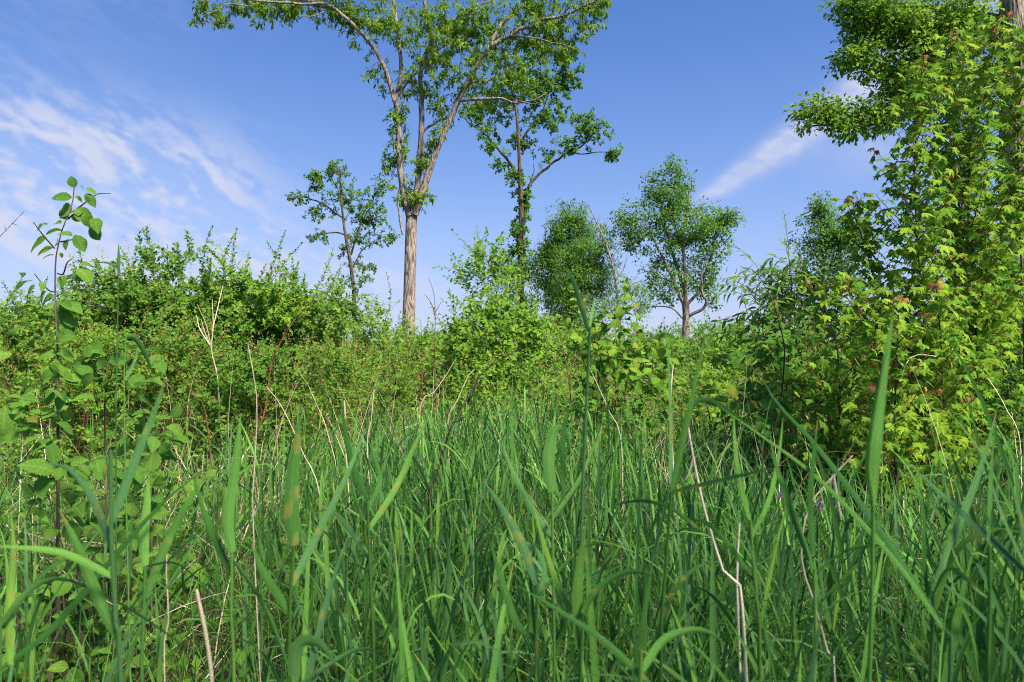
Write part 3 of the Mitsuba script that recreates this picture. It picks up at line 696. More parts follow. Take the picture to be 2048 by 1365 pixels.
# ------------------------------------------------------------------ maple saplings
def maple_sapling(label, stem_px, Y, reach, step=.041, most=300, bend=0, red=.5, bare=.12):
    key = thing('maple_sapling', label, 'sapling')
    S, B = Mesh(), Mesh()
    off = np.linspace(0, bend, len(stem_px))
    p0 = [at(x, y, Y) + np.array([0, o, 0]) for (x, y), o in zip(stem_px, off)]
    if p0[0][2] > .02:
        p0 = [np.array([p0[0][0] + .03, p0[0][1], -.03])] + p0
    pts, rr = tube(S, p0, [.011, .008, .005, .0022], 7, 'dark', n=60)
    s = np.r_[0, np.cumsum(np.linalg.norm(np.diff(pts, axis=0), axis=1))]
    tot = s[-1]
    pos, dd, up, sz, young = [], [], [], [], []
    P1, R1 = [], []

    def leafpair(p, tan, az, scale, newness):
        for k in (0, np.pi):
            a = az + k + rng.normal(0, .3)
            h = np.array([math.cos(a), math.sin(a), 0])
            pet = rng.uniform(.035, .075) * scale
            e = p + pet * unit(h * .85 + .45 * UP + .3 * tan)
            P1.append(np.array([p, (p + e) / 2 + .006 * UP, e])), R1.append([.0011, .0009, .0008])
            dr_ = -rng.uniform(.25, 1.5)
            pos.append(e), dd.append(unit(h + dr_ * UP + .25 * rng.standard_normal(3))), up.append(unit(.7 * UP + .75 * h + .35 * rng.standard_normal(3)))
            sz.append(scale * rng.uniform(.040, .084) * (.8 if newness else 1)), young.append(newness)

    def branch(p, d, L, az0):
        n = max(3, int(L / .05) + 1)
        t = np.linspace(0, 1, n)[:, None]
        q = p + L * (d * t + .22 * UP * t ** 2 + .05 * rng.standard_normal(3) * t)
        P = spline(q, 8)
        tubes(B, P[None], np.linspace(.0032, .0014, 8)[None], 5, 'red')
        tan = unit(q[-1] - q[0])
        for i in range(1, n):
            leafpair(q[i], tan, az0 + (i % 2) * 1.57, 1.0 - .25 * (i == n - 1), i == n - 1 and rng.random() < .10 * red)

    z, i = tot * bare, 0
    while z < tot - .05:
        p = np.array([np.interp(z, s, pts[:, c]) for c in range(3)])
        j = min(np.searchsorted(s, z), len(pts) - 2)
        tan = unit(pts[j + 1] - pts[j])
        az = (i % 2) * 1.57 + rng.normal(0, .3)
        f = 1 - z / tot
        L = reach * min(1, .24 + 1.3 * f) * rng.uniform(.55, 1.15)
        for k in (0, np.pi):
            a = az + k
            if L > .07 and rng.random() < .85:
                branch(p, unit(np.array([math.cos(a), math.sin(a), .75])), L, a + 1.57)
        leafpair(p, tan, az + 1.57, 1.0, False)
        z += step * rng.uniform(.7, 1.3)
        i += 1
    leafpair(pts[-2], UP, .4, .8, True), leafpair(pts[-1], UP, 1.7, .6, True)
    tubes(B, np.array(P1), np.array(R1), 4, 'red')
    S.put(f'{key}__stem', 'bark')
    stuff(B.put(f'{key}__branches', 'bark'))
    pos, dd, up, sz, young = np.array(pos), np.array(dd), np.array(up), np.array(sz), np.array(young)
    leaf_parts(key, MAPLE, pos[~young], dd[~young], up[~young], sz[~young], 'maple', most)
    for i in np.where(young)[0]:
        dd[i] = unit(dd[i] - .8 * UP)
    leaf_parts(key, MAPLE, pos[young], dd[young], up[young], sz[young], 'red', 100, part='young_leaf')
    return key


maple_sapling('tallest maple sapling, its dark stem in front of the thick rough trunk', [(1956, 830), (1950, 600), (1942, 480), (1936, 380), (1942, 290), (1964, 195), (1985, 110), (1992, 45)], 4.2, .46)
maple_sapling('maple sapling with red-orange shoot tips just left of the tallest one', [(1935, 830), (1930, 560), (1921, 430), (1904, 330), (1898, 200), (1902, 110), (1908, 62)], 4.5, .42)
maple_sapling('maple sapling whose orange-tipped top overlaps the dark oak leaves', [(1868, 840), (1848, 640), (1832, 440), (1830, 300), (1838, 190), (1848, 118)], 3.9, .40)
maple_sapling('leftmost of the tall maple saplings with a red tip against the sky', [(1800, 820), (1768, 660), (1738, 520), (1712, 440), (1706, 398)], 4.0, .36)
maple_sapling('short maple sapling with a pale grey slanting stem in front of the others', [(1680, 860), (1679, 775), (1675, 693), (1646, 611), (1612, 570)], 3.5, .34, bare=.34, step=.055)
maple_sapling('maple sapling with a dark slanting stem and yellowish leaves, right of the pale slanting stem', [(1790, 900), (1768, 770), (1745, 670), (1715, 615), (1692, 562)], 3.5, .32, bare=.30, step=.055)
maple_sapling('low yellow-leaved maple sapling behind the broad upright grass blade', [(1790, 880), (1792, 760), (1795, 680), (1798, 600)], 3.3, .30, bare=.32, step=.06)
maple_sapling('maple sapling with a drooping pink young leaf, lower right among the tall ones', [(1890, 880), (1885, 760), (1880, 660), (1872, 570)], 3.6, .30, bare=.3, step=.06)

maple_sapling('maple sapling at the right edge, covering the upper part of the rough trunk', [(2052, 860), (2046, 600), (2038, 420), (2036, 250), (2040, 70)], 4.3, .34, bare=.60)


def overhead_tree(x, y, cx, cy, cz):
    key = thing('oak_tree', 'leafy oak standing beside the photographer, shading the nearest grass', 'tree')
    S, W, C = Mesh(), Mesh(), Mesh()
    tube(S, [(x, y, -.1), (x - .1, y + .1, 3), (x - .4, y + .4, 6), (cx + .3, cy, cz + 1)], [.24, .19, .14, .05], 12, 'grey', n=24, wob=.1)
    q = np.array([cx, cy, cz]) + in_ball(54) * np.array([4.3, 2.9, 2.4])
    for e in q[:30]:
        tube(W, [(x - .3, y + .3, 5.2), (np.array([x - .3, y + .3, 5.4]) + e) / 2 + [0, 0, .8], e], [.06, .03, .008], 5, 'grey', n=8, wob=.2)
    S.put(f'{key}__trunk', 'bark')
    stuff(W.put(f'{key}__limbs', 'bark'))
    k = np.repeat(np.arange(len(q)), 20)
    add_leaves(C, TPL['oak'], q[k] + in_ball(len(k)) * .75, unit(rand_dirs(len(k)) - .4 * UP), unit(UP + .5 * rand_dirs(len(k))), rng.uniform(.14, .24, len(k)), 'oak')
    stuff(C.put(f'{key}__crown', 'leaf'))


overhead_tree(6.8, -4.6, 5.0, -3.6, 8.6)

# ------------------------------------------------------------------ broad-leaved saplings at the left
def zl(x, y):
    return x / 3.034, 300 + y / 3.034


def hero_sapling():
    Y = 2.2
    key = thing('elm_sapling', 'broad-leaved sapling standing up against the sky at the left', 'sapling')
    S, B = Mesh(), Mesh()
    st = [zl(*p) for p in ((352, 1500), (350, 1330), (345, 1100), (335, 900), (335, 760), (340, 650), (360, 550), (385, 460), (420, 390), (440, 320), (446, 265), (450, 232))]
    pts, _ = tube(S, [np.array([at(*st[0], Y)[0], Y, -.03])] + [at(*p, Y) for p in st], [.008, .0068, .0055, .004, .0026, .0015], 7, 'dark', n=50)
    S.put(f'{key}__stem', 'bark')
    for tw, o in ((((420, 390), (465, 330), (500, 270), (520, 235), (562, 226)), .05), (((332, 600), (290, 520), (268, 455)), -.05), (((365, 560), (410, 540), (452, 518)), .04), (((350, 750), (420, 760), (480, 700), (545, 682)), -.06),
                  (((330, 862), (270, 850), (200, 800), (130, 742)), .04), (((425, 408), (480, 400), (540, 420), (590, 412)), -.05)):
        q = [at(*zl(*p), Y) + np.array([0, o * i / 2, 0]) for i, p in enumerate(tw)]
        tube(B, q, [.0028, .0022, .0013], 5, 'dark', n=14)
    stuff(B.put(f'{key}__branches', 'bark'))
    L = [((452, 232), (442, 158)), ((440, 290), (345, 302)), ((450, 285), (492, 300)), ((400, 272), (350, 240)), ((520, 262), (585, 332)), ((440, 385), (308, 338)), ((455, 358), (556, 432)), ((500, 405), (566, 470)), ((575, 415), (632, 490)),
         ((540, 465), (592, 548)), ((415, 405), (345, 395)), ((430, 410), (500, 436)), ((372, 450), (304, 424)), ((385, 490), (286, 482)), ((262, 455), (188, 486)), ((286, 534), (155, 618)), ((320, 595), (213, 626)), ((350, 572), (303, 540)),
         ((455, 513), (518, 628)), ((418, 538), (408, 606)), ((442, 522), (398, 500)), ((332, 640), (294, 642)), ((362, 622), (378, 655)), ((474, 718), (582, 795)), ((458, 742), (382, 760)), ((448, 742), (492, 802)), ((378, 762), (405, 826)),
         ((490, 690), (554, 690)), ((196, 795), (72, 804)), ((216, 820), (133, 894)), ((286, 855), (238, 922)), ((250, 800), (288, 836)), ((370, 936), (522, 948)), ((340, 1000), (268, 1000)), ((345, 1010), (412, 1068)), ((350, 955), (432, 992)),
         ((345, 1120), (470, 1130)), ((345, 1150), (260, 1180)), ((352, 1230), (450, 1290)), ((350, 1240), (240, 1230)), ((355, 1320), (300, 1400)), ((352, 880), (430, 860)), ((520, 236), (582, 252)), ((545, 682), (556, 660)), ((132, 745), (105, 738)),
         ((590, 412), (605, 455)), ((510, 240), (500, 215)), ((268, 455), (300, 440))]
    for y in np.linspace(880, 1480, 34):
        x0, sgn = 345 + rng.normal(0, 6), rng.choice((-1, 1))
        w = rng.uniform(25, 95)
        L.append(((x0 + sgn * w * .3, y), (x0 + sgn * (w * .3 + w), y + rng.uniform(-20, 70))))
    a = np.array([at(*zl(*p), Y) for p, _ in L])
    b = np.array([at(*zl(*p), Y) for _, p in L])
    dep = rng.uniform(-.035, .035, len(L))
    d = b - a
    d[:, 1] += dep
    size = np.linalg.norm(d, axis=1)
    up = unit(.8 * UP + .42 * rng.standard_normal((len(L), 3)) + np.array([0, -.75, 0]))
    leaf_parts(key, ELM, a, d, up, size * .92, 'elm', 300)


hero_sapling()
bush('elm_sapling', 'broad-leaved plant left of the tall sapling stem, at the left edge', 'sapling', 25, 640, 60, 2.2, 'elm', 'elm', .078, 20, L=.20, nleaf=5, leaders=2, droop=.3, parts=True, canes=4, wood='dark', shape=.8, lift=-.25, Lup=.5)
bush('elm_sapling', 'broad-leaved plant right of the tall sapling stem, with one big pale leaf', 'sapling', 225, 655, 75, 2.4, 'elm', 'elm', .086, 20, L=.22, nleaf=5, leaders=2, droop=.3, parts=True, canes=4, wood='dark', shape=.8, lift=-.25, Lup=.5)
bush('elm_sapling', 'lower broad-leaved plant at the foot of the tall sapling stem', 'sapling', 115, 745, 95, 2.1, 'elm', 'elm', .072, 26, L=.20, nleaf=5, leaders=1, droop=.35, parts=True, canes=5, wood='dark', shape=.8, lift=-.25, Lup=.5)
bush('elm_sapling', 'low broad-leaved plant among the grass right of the sapling group', 'sapling', 300, 800, 65, 2.7, 'elm', 'elm', .080, 22, L=.20, nleaf=5, leaders=1, droop=.35, parts=True, canes=4, wood='dark', shape=.8, lift=-.25, Lup=.4)

# ------------------------------------------------------------------ ground
g = np.r_[-np.geomspace(400, 1.0, 46), np.linspace(-.98, .98, 21), np.geomspace(1.0, 400, 46)] 
gx, gy = np.meshgrid(g * 1.5, np.r_[-np.geomspace(200, .3, 22), np.linspace(-.2, 9, 70), np.geomspace(9.4, 900, 36)])
gp = np.stack([gx, gy, gx * 0], -1)
gp[..., 2] = .09 * (meshkit.fbm(gp * .8, 4, 9) - .5) * np.clip(1.5 - np.hypot(gx, gy) / 120, 0, 1) - .02
nr, nc = gx.shape
ii = (np.arange(nr - 1)[:, None] * nc + np.arange(nc - 1)).ravel()
gf = np.vstack([np.stack([ii, ii + 1, ii + nc + 1], 1), np.stack([ii, ii + nc + 1, ii + nc], 1)])
scene['ground'] = mikit.ply((gp.reshape(-1, 3), gf), 'soil', smooth=True)
labels['ground'] = {'label': 'dark earth and litter under the grass', 'category': 'ground', 'kind': 'structure'}

# ------------------------------------------------------------------ grass
def blades(mesh, base, az, el, bend, length, width, roll, rows, ids, flat=False, power=1.6):
    N = len(base)
    t = np.linspace(0, 1, rows)
    th = el[:, None] - bend[:, None] * t[None] ** power
    hz = np.stack([np.cos(az), np.sin(az), np.zeros(N)], 1)
    dirs = np.cos(th)[..., None] * hz[:, None] + np.sin(th)[..., None] * UP
    step = (length / (rows - 1))[:, None, None] * dirs
    P = base[:, None] + np.concatenate([np.zeros((N, 1, 3)), np.cumsum(step[:, :-1], 1)], 1)
    strip(mesh, P, dirs, np.stack([-np.sin(az), np.cos(az), np.zeros(N)], 1), width, roll, ids, flat)


PROFILE = [.62, .95, 1, 1, .93, .80, .60, .34, .0]


def strip(mesh, P, dirs, side0, width, roll, ids, flat=False, fold=.22, profile=PROFILE):
    N, rows, _ = P.shape
    t = np.linspace(0, 1, rows)
    s = side0[:, None] + 0 * dirs
    n = np.cross(dirs, s)
    a = (roll[:, None] * (.35 + .9 * t[None]))[..., None]
    s, n = s * np.cos(a) + n * np.sin(a), n * np.cos(a) - s * np.sin(a)
    w = (width[:, None] * np.interp(t, np.linspace(0, 1, len(profile)), profile)[None])[..., None]
    if flat:
        V = np.stack([P - s * w, P + s * w], 2)
        k, across = 2, np.array([-.45, .45])
    else:
        V = np.stack([P - s * w + n * w * fold, P, P + s * w + n * w * fold], 2)
        k, across = 3, np.array([-.45, 0, .45])
    i = np.arange(rows - 1)[:, None] * k + np.arange(k - 1)[None]
    i = i.ravel()
    f = np.vstack([np.stack([i, i + 1, i + k + 1], 1), np.stack([i, i + k + 1, i + k], 1)])
    fs = f[None] + (np.arange(N) * rows * k)[:, None, None]
    uv = np.zeros((N, rows, k, 2))
    uv[..., 0] = ids[:, None, None] + .5 + across
    uv[..., 1] = t[None, :, None]
    mesh.add(V, fs, uv)


def scatter(n, y0, y1, wide=.80, power=1.0, keep=None):
    """n random ground points in the wedge ahead, uniform per square metre for power 1."""
    out = np.zeros((0, 2))
    while len(out) < n:
        y = y0 + (y1 - y0) * rng.random(n * 2)
        x = (rng.random(n * 2) * 2 - 1) * (wide * y1 + .3)
        p = np.stack([x, y], 1)[(np.abs(x) < wide * y + .3) & (np.hypot(x, y) > .62)]
        if power != 1.0:
            p = p[rng.random(len(p)) < (y0 + .3) / (p[:, 1] + .3) * 1.0 + .0]
        if keep is not None:
            p = p[keep(p) > rng.random(len(p))]
        out = np.vstack([out, p])
    out = out[:n]
    return np.c_[out, np.zeros(n)]


def reed(n, y0, y1, rows, height, mesh, stem_mesh, wide=.8, keep=None, B=6, wmul=1.0):
    base = scatter(n, y0, y1, wide, keep=keep)
    h = height * np.clip(rng.normal(1, .14, n), .5, 1.35) * (.72 + .56 * meshkit.fbm(base * .75 + 3, 2, 17))
    az = rng.uniform(0, 6.283, n)
    lean = np.abs(rng.normal(0, .17, n))
    K = 6
    t = np.linspace(0, 1, K)[None, :, None]
    hz = np.stack([np.cos(az), np.sin(az), np.zeros(n)], 1)
    top = hz * (np.sin(lean) * h)[:, None] + UP * (np.cos(lean) * h)[:, None]
    bow = hz * (h * rng.normal(0, .05, n))[:, None]
    P = base[:, None] + top[:, None] * t + bow[:, None] * np.sin(t * 3.14)
    stem_l = .80
    SP_ = base[:, None] + top[:, None] * t * stem_l + bow[:, None] * np.sin(t * stem_l * 3.14)
    R = np.linspace(.0026, .0014, K)[None] * np.ones((n, 1)) * wmul
    v0 = stem_mesh.n
    tubes(stem_mesh, SP_, R, 4, 'green')
    ids = rng.integers(1, 4000, n)
    stem_mesh.uv[-1][:, 1] *= .5
    stem_mesh.uv[-1][:, 0] = np.repeat(ids, K * 4) + .62
    b = np.arange(B)
    ft = np.linspace(.22, .80, B)[None] + rng.normal(0, .025, (n, B))
    x = np.clip(ft, 0, 1) * (K - 1)
    i = np.minimum(x.astype(int), K - 2)
    fr = (x - i)[..., None]
    m = np.arange(n)[:, None]
    pos = P[m, i] * (1 - fr) + P[m, i + 1] * fr
    a0 = rng.uniform(0, 6.283, (n, 1))
    aa = a0 + (b[None] % 2) * 3.1416 + rng.normal(0, .45, (n, B))
    f = b[None] / (B - 1)
    el = np.radians(40 + 36 * f + rng.normal(0, 14, (n, B)))
    bend = np.abs(rng.normal(.50, .42, (n, B))) + (rng.random((n, B)) < .22) * rng.uniform(.8, 1.9, (n, B))
    ln = rng.uniform(.22, .42, (n, B)) * (1 - .15 * f) * (.6 + .4 * (h / .95)[:, None])
    wd = rng.uniform(.0042, .0078, (n, B)) * wmul
    roll = rng.normal(0, .5, (n, B))
    idb = rng.integers(1, 4000, (n, B))
    blades(mesh, pos.reshape(-1, 3), aa.ravel(), el.ravel(), bend.ravel(), ln.ravel(), wd.ravel(), roll.ravel(), rows, idb.ravel())


def patch(p):
    v = meshkit.fbm(np.c_[p * .55, p[:, 0] * 0 + 2], 3, 6)
    k = np.clip((v - .30) * 5, .08, 1)
    left = np.clip((p[:, 0] / p[:, 1] + .46) * 3.5, .12, 1)        # leafy weeds take over at the left
    return k * left


grass = Mesh()
reed(310, .62, 1.7, 9, .92, grass, grass, 1.0, lambda p: np.clip((p[:, 0] / p[:, 1] + .45) * 3, .2, 1), 6, .78)
reed(2150, 1.5, 4.8, 6, .75, grass, grass, .85, patch, wmul=.72)
reed(380, 4.0, 8.5, 5, .58, grass, grass, .80, patch, wmul=.95)
fine = scatter(11000, .75, 6.0, .85)
n = len(fine)
blades(grass, fine, rng.uniform(0, 6.283, n), np.radians(rng.normal(68, 15, n)), np.abs(rng.normal(.7, .5, n)), rng.uniform(.25, .75, n), rng.uniform(.0014, .0032, n), rng.normal(0, .5, n), 5, rng.integers(1, 4000, n), flat=True)
fine = scatter(5200, 4.5, 14, .8)
n = len(fine)
blades(grass, fine, rng.uniform(0, 6.283, n), np.radians(rng.normal(78, 9, n)), np.abs(rng.normal(.5, .4, n)), rng.uniform(.3, .65, n), rng.uniform(.0025, .005, n), rng.normal(0, .5, n), 5, rng.integers(1, 4000, n), flat=True)
grass.put('grass', 'grass_blade')
labels['grass'] = {'label': 'dense green reed grass filling the foreground', 'category': 'grass', 'kind': 'stuff'}

dry = Mesh()
q = scatter(6500, 1.0, 9.0, .8)
n = len(q)
q[:, 2] = np.abs(rng.normal(0, .20, n))
blades(dry, q, rng.uniform(0, 6.283, n), np.radians(np.abs(rng.normal(18, 22, n))), rng.normal(.2, .5, n), rng.uniform(.12, .45, n), rng.uniform(.0006, .0018, n), rng.normal(0, 1, n), 6, rng.integers(1, 4000, n), flat=True)
q = scatter(1000, 2.0, 9.0, .8)
n = len(q)
blades(dry, q, rng.uniform(0, 6.283, n), np.radians(rng.normal(66, 17, n)), np.abs(rng.normal(.3, .5, n)), rng.uniform(.4, 1.0, n), rng.uniform(.0009, .0021, n), rng.normal(0, 1, n), 7, rng.integers(1, 4000, n), flat=True)
q = []
for px, Y, sd in ((900, 5.6, .30), (880, 4.6, .35), (1320, 3.4, .22), (1760, 3.6, .40), (1900, 3.2, .35), (450, 4.2, .30), (1180, 4.4, .30), (1120, 3.8, .3)):
    cl = at(px, CY, Y)
    q.append(np.c_[cl[0] + rng.normal(0, sd, 130), cl[1] + rng.normal(0, sd, 130), np.zeros(130)])
q = np.vstack(q)
n = len(q)
blades(dry, q, rng.uniform(0, 6.283, n), np.radians(rng.normal(60, 20, n)), np.abs(rng.normal(.4, .6, n)), rng.uniform(.40, 1.0, n), rng.uniform(.0014, .0032, n), rng.normal(0, 1, n), 7, rng.integers(1, 4000, n), flat=True)
q = scatter(620, 3.0, 7.0, .8)
n = len(q)
blades(dry, q, rng.uniform(0, 6.283, n), np.radians(rng.normal(64, 18, n)), np.abs(rng.normal(.3, .5, n)), rng.uniform(.6, 1.35, n), rng.uniform(.0009, .0020, n), rng.normal(0, 1, n), 8, rng.integers(1, 4000, n), flat=True)
dry.put('dry_grass', 'straw')
labels['dry_grass'] = {'label': 'bleached dead grass and litter between the green blades', 'category': 'dry grass', 'kind': 'stuff'}

weeds_w, weeds = Mesh(), Mesh()


def left_bias(p):
    return np.clip(.34 + 1.1 * np.clip(-(p[:, 0] / p[:, 1] + .12) * 2, 0, 1) + .55 * (p[:, 1] > 2.8), 0, 1)


q = scatter(2700, 1.3, 8.5, .82, keep=left_bias)
n = len(q)
q[:, 2] = rng.uniform(.0, .42, n) * np.clip(q[:, 1] / 3, .5, 1)
out = shoots(weeds_w, q, unit(UP + .6 * rng.standard_normal((n, 3))), rng.uniform(.12, .34, n), .3 * rng.random(n), 8, .052, 62, 'green', taper=.3)
add_leaves(weeds, TPL['broad'], *out, 'weed')
q = scatter(2000, 3.2, 12, .8)
n = len(q)
q[:, 2] = rng.uniform(.0, .7, n) * np.clip(q[:, 1] / 7, .4, 1)
out = shoots(weeds_w, q, unit(UP + .6 * rng.standard_normal((n, 3))), rng.uniform(.2, .5, n), .3 * rng.random(n), 12, .045, 60, 'green', taper=.3)
add_leaves(weeds, TPL['rose'], *out, 'rose')
weeds.put('undergrowth', 'leaf')
labels['undergrowth'] = {'label': 'low leafy weeds between the grass and the shrubs', 'category': 'weeds', 'kind': 'stuff'}
if weeds_w.n:
    stuff(weeds_w.put('undergrowth__stems', 'bark'))
q = scatter(2000, 13, 60, .8)
n = len(q)
field = Mesh()
q[:, 2] = rng.uniform(.05, .6, n)
out = shoots(None, q, unit(UP + .7 * rng.standard_normal((n, 3))), rng.uniform(.3, .6, n), .3 * rng.random(n), 9, .17, 60, 'green', taper=.3)
add_leaves(field, TPL['far'], *out, 'rose')
field.put('brush', 'leaf')
labels['brush'] = {'label': 'low brush covering the field out to the horizon', 'category': 'brush', 'kind': 'stuff'}


# ------------------------------------------------------------------ tall single grass stalks of the foreground
def stalk(label, Y, stem, stem_w, leaves):
    """stem: pixels from the ground up; leaves: (pixels from the stem outwards, width in pixels, depth change towards the tip, roll)."""
    key = thing('grass_stalk', label, 'grass stalk')
    if stem:
        S = Mesh()
        p = [at(*q, Y) for q in stem]
        if p[0][2] > 0.02:
            p = [np.array([p[0][0] + .02 * rng.standard_normal(), p[0][1] + .03, -.02])] + p
        w = stem_w / 2 / F * Y
        tube(S, p, [w * 1.1, w, w * .7], 6, 'green', n=16)
        S.uv[-1][:, 1] *= .5
        S.uv[-1][:, 0] = int(rng.integers(1, 4000)) + .62
        S.put(f'{key}__stem', 'grass_blade')
    for px, w, dy, roll in leaves:
        w = w * .76
        B = Mesh()
        p = spline([at(*q, Y) for q in px], 18)
        tt = np.linspace(0, 1, 18)
        p = (p - [0, 0, H]) * ((Y + dy * tt) / Y)[:, None] + [0, 0, H]
        dirs = unit(np.gradient(p, axis=0))[None]
        side = unit(np.cross(dirs[0], [0, 1.0, 0]))
        N = w / 2 / F * Y / max(abs(math.cos(roll)), .35)
        n_ = np.cross(dirs[0], side)
        side = side * math.cos(roll) + n_ * math.sin(roll)
        V, rows = Mesh(), 18
        wv = (N * np.interp(tt, np.linspace(0, 1, 9), PROFILE))[:, None]
        nn = np.cross(side, dirs[0])
        vv = np.stack([p - side * wv + nn * wv * .25, p - side * wv * .5 + nn * wv * .08, p, p + side * wv * .5 + nn * wv * .08, p + side * wv + nn * wv * .25], 1)
        i = (np.arange(rows - 1)[:, None] * 5 + np.arange(4)).ravel()
        f = np.vstack([np.stack([i, i + 1, i + 6], 1), np.stack([i, i + 6, i + 5], 1)])
        uv = np.zeros((rows, 5, 2))
        uv[..., 0] = int(rng.integers(1, 4000)) + .5 + np.array([-.45, -.22, 0, .22, .45])
        uv[..., 1] = tt[:, None]
        B.add(vv, f, uv)
        B.put(f'{key}__blade', 'grass_blade')
    return key


stalk('tall grass stalk right of centre whose forked tip rises above the horizon', .85, [(1160, 1365), (1165, 1000), (1172, 830), (1180, 655)], 9,
      [([(1178, 662), (1184, 630), (1190, 592)], 7, .05, .3), ([(1178, 662), (1163, 612), (1147, 562), (1130, 528)], 15, -.05, .2), ([(1128, 1000), (1127, 880), (1138, 822), (1165, 830), (1194, 885)], 15, .12, .5)])
stalk('grass stalk with two pale upright spear blades left of the vase-shaped tree', .80, [(1322, 1365), (1334, 1100), (1342, 985)], 9,
      [([(1342, 985), (1343, 850), (1338, 730), (1332, 655)], 13, .1, .5), ([(1342, 985), (1368, 880), (1394, 750), (1416, 648)], 14, -.05, .4), ([(1345, 990), (1378, 830), (1400, 800), (1440, 812), (1520, 866)], 22, .1, .2), ([(1345, 985), (1440, 962), (1560, 934)], 13, -.1, .3), ([(1400, 1060), (1340, 1016), (1280, 1002), (1215, 1014)], 11, .1, .3)])
stalk('broad upright grass blade standing in front of the maple saplings', .62, [(1738, 1365), (1742, 1150), (1746, 1010)], 12,
      [([(1746, 1010), (1754, 900), (1766, 780), (1777, 700), (1788, 612)], 34, .05, .2), ([(1746, 1010), (1736, 920), (1760, 760), (1778, 690)], 16, -.05, .5)])
stalk('long grass blades slanting down to the right across the lower right of the photo', .72, [(1900, 1365), (1890, 1260)], 10,
      [([(1890, 1260), (1760, 1060), (1640, 900), (1550, 800), (1508, 722)], 21, .2, .3), ([(1890, 1262), (1790, 1120), (1640, 960), (1520, 870), (1420, 800)], 15, .15, .4)])
stalk('grass stalk at the right with one broad blade leaning up to the right', .80, [(1862, 1365), (1868, 1190)], 10,
      [([(1868, 1190), (1905, 1090), (1945, 990), (1975, 900), (1996, 812)], 32, .1, .25), ([(1866, 1240), (1850, 1120), (1856, 1010), (1880, 910)], 18, .1, .4), ([(1868, 1190), (1900, 1140), (1960, 1180)], 16, -.05, .4)])
stalk('grass stalk at the right edge with a long blade pointing up to the left', .75, [(2080, 1365), (2060, 1150)], 10,
      [([(2060, 1150), (1975, 1072), (1880, 985), (1800, 912)], 22, .15, .3), ([(2060, 1150), (2010, 1040), (1970, 930), (1940, 860)], 16, .1, .5), ([(2058, 1180), (2046, 1050), (2010, 930)], 18, 0, .4)])
stalk('dark grass stalk with narrow blades beside the brown curved twig', .78, [(1628, 1365), (1628, 1140)], 10,
      [([(1628, 1140), (1580, 1010), (1550, 920), (1538, 850)], 21, .1, .3), ([(1628, 1110), (1622, 1000), (1628, 920), (1636, 832)], 20, .05, .3), ([(1628, 1150), (1700, 1100), (1790, 1090)], 14, .1, .5)])
stalk('grass stalk with a very broad face-on blade left of centre', .75, [(578, 1365), (584, 1200), (588, 1092)], 9,
      [([(588, 1092), (582, 1030), (585, 950), (593, 890), (599, 826)], 40, .06, .1), ([(584, 1170), (640, 1060), (690, 960), (735, 850)], 20, .15, .4), ([(582, 1230), (530, 1150), (500, 1080)], 18, 0, .5)])
stalk('grass stalk with a tall spear blade, left neighbour of the very broad face-on blade', .80, [(468, 1365), (462, 1220), (464, 1105)], 9,
      [([(464, 1105), (456, 1040), (468, 950), (475, 890), (482, 826)], 27, .05, .2), ([(464, 1120), (520, 1200), (560, 1290), (585, 1365)], 18, -.1, .4), ([(463, 1150), (420, 1060), (395, 980), (382, 930)], 18, .1, .3)])
stalk('dark grass stalk with an upright dark blade over the leafy weeds at lower left', .85, [(284, 1365), (288, 1240), (290, 1133)], 9,
      [([(290, 1133), (286, 1080), (293, 1010), (298, 948)], 26, .03, .15), ([(292, 1195), (328, 1100), (362, 1030), (418, 938)], 22, .12, .3), ([(292, 1133), (350, 1128), (400, 1166), (448, 1222)], 11, .1, .6)])
stalk('large grass stalk at the left with blades crossing in all directions', .66, [(242, 1365), (234, 1270), (226, 1155), (222, 1045), (221, 900)], 12,
      [([(226, 1155), (160, 1120), (100, 1101), (-20, 1092)], 16, -.02, .5), ([(236, 1278), (192, 1190), (152, 1090), (116, 1015)], 32, .05, .2), ([(222, 1046), (268, 925), (306, 830), (334, 748)], 23, .1, .3), ([(224, 1100), (190, 1010), (140, 940), (84, 925)], 17, .1, .5)])
stalk('grass stalk at the bottom left corner with a long straight blade leaning right', .70, [(-30, 1400), (-5, 1330)], 10,
      [([(0, 1340), (100, 1262), (210, 1135), (320, 1012), (425, 925)], 18, .2, .3), ([(0, 1250), (60, 1180), (130, 1160), (260, 1220), (420, 1330)], 15, .1, .5), ([(20, 1330), (18, 1220), (26, 1100), (20, 1010)], 20, .05, .3)])
stalk('grass stalk with a pale blade arching to the right at the bottom centre', .72, [(1160, 1400), (1165, 1228)], 10,
      [([(1165, 1228), (1190, 1186), (1230, 1154), (1272, 1144), (1316, 1156)], 21, .05, .3), ([(1160, 1300), (1156, 1200), (1162, 1120), (1172, 1050)], 30, .03, .2), ([(1164, 1250), (1120, 1180), (1080, 1060), (1060, 980)], 16, .15, .4)])
stalk('grass stalk with the largest arching pale blade, bottom right of centre', .60, [(1280, 1420), (1284, 1345)], 11,
      [([(1284, 1345), (1326, 1284), (1380, 1262), (1420, 1267), (1450, 1290)], 27, .03, .3), ([(1310, 1380), (1220, 1292), (1140, 1236), (1030, 1168)], 17, .1, .4)])
stalk('grass stalk with a long dark blade slanting up left, bottom centre', .80, [(1072, 1365), (1074, 1170)], 9,
      [([(1074, 1170), (1040, 1080), (1000, 1010), (962, 955)], 25, .1, .2), ([(1072, 1220), (1090, 1140), (1060, 1090), (1004, 1080)], 15, .05, .4), ([(1073, 1200), (1130, 1130), (1180, 1090), (1240, 1100)], 13, .1, .4), ([(1072, 1280), (1035, 1250), (1000, 1150), (978, 1075)], 20, .05, .25)])
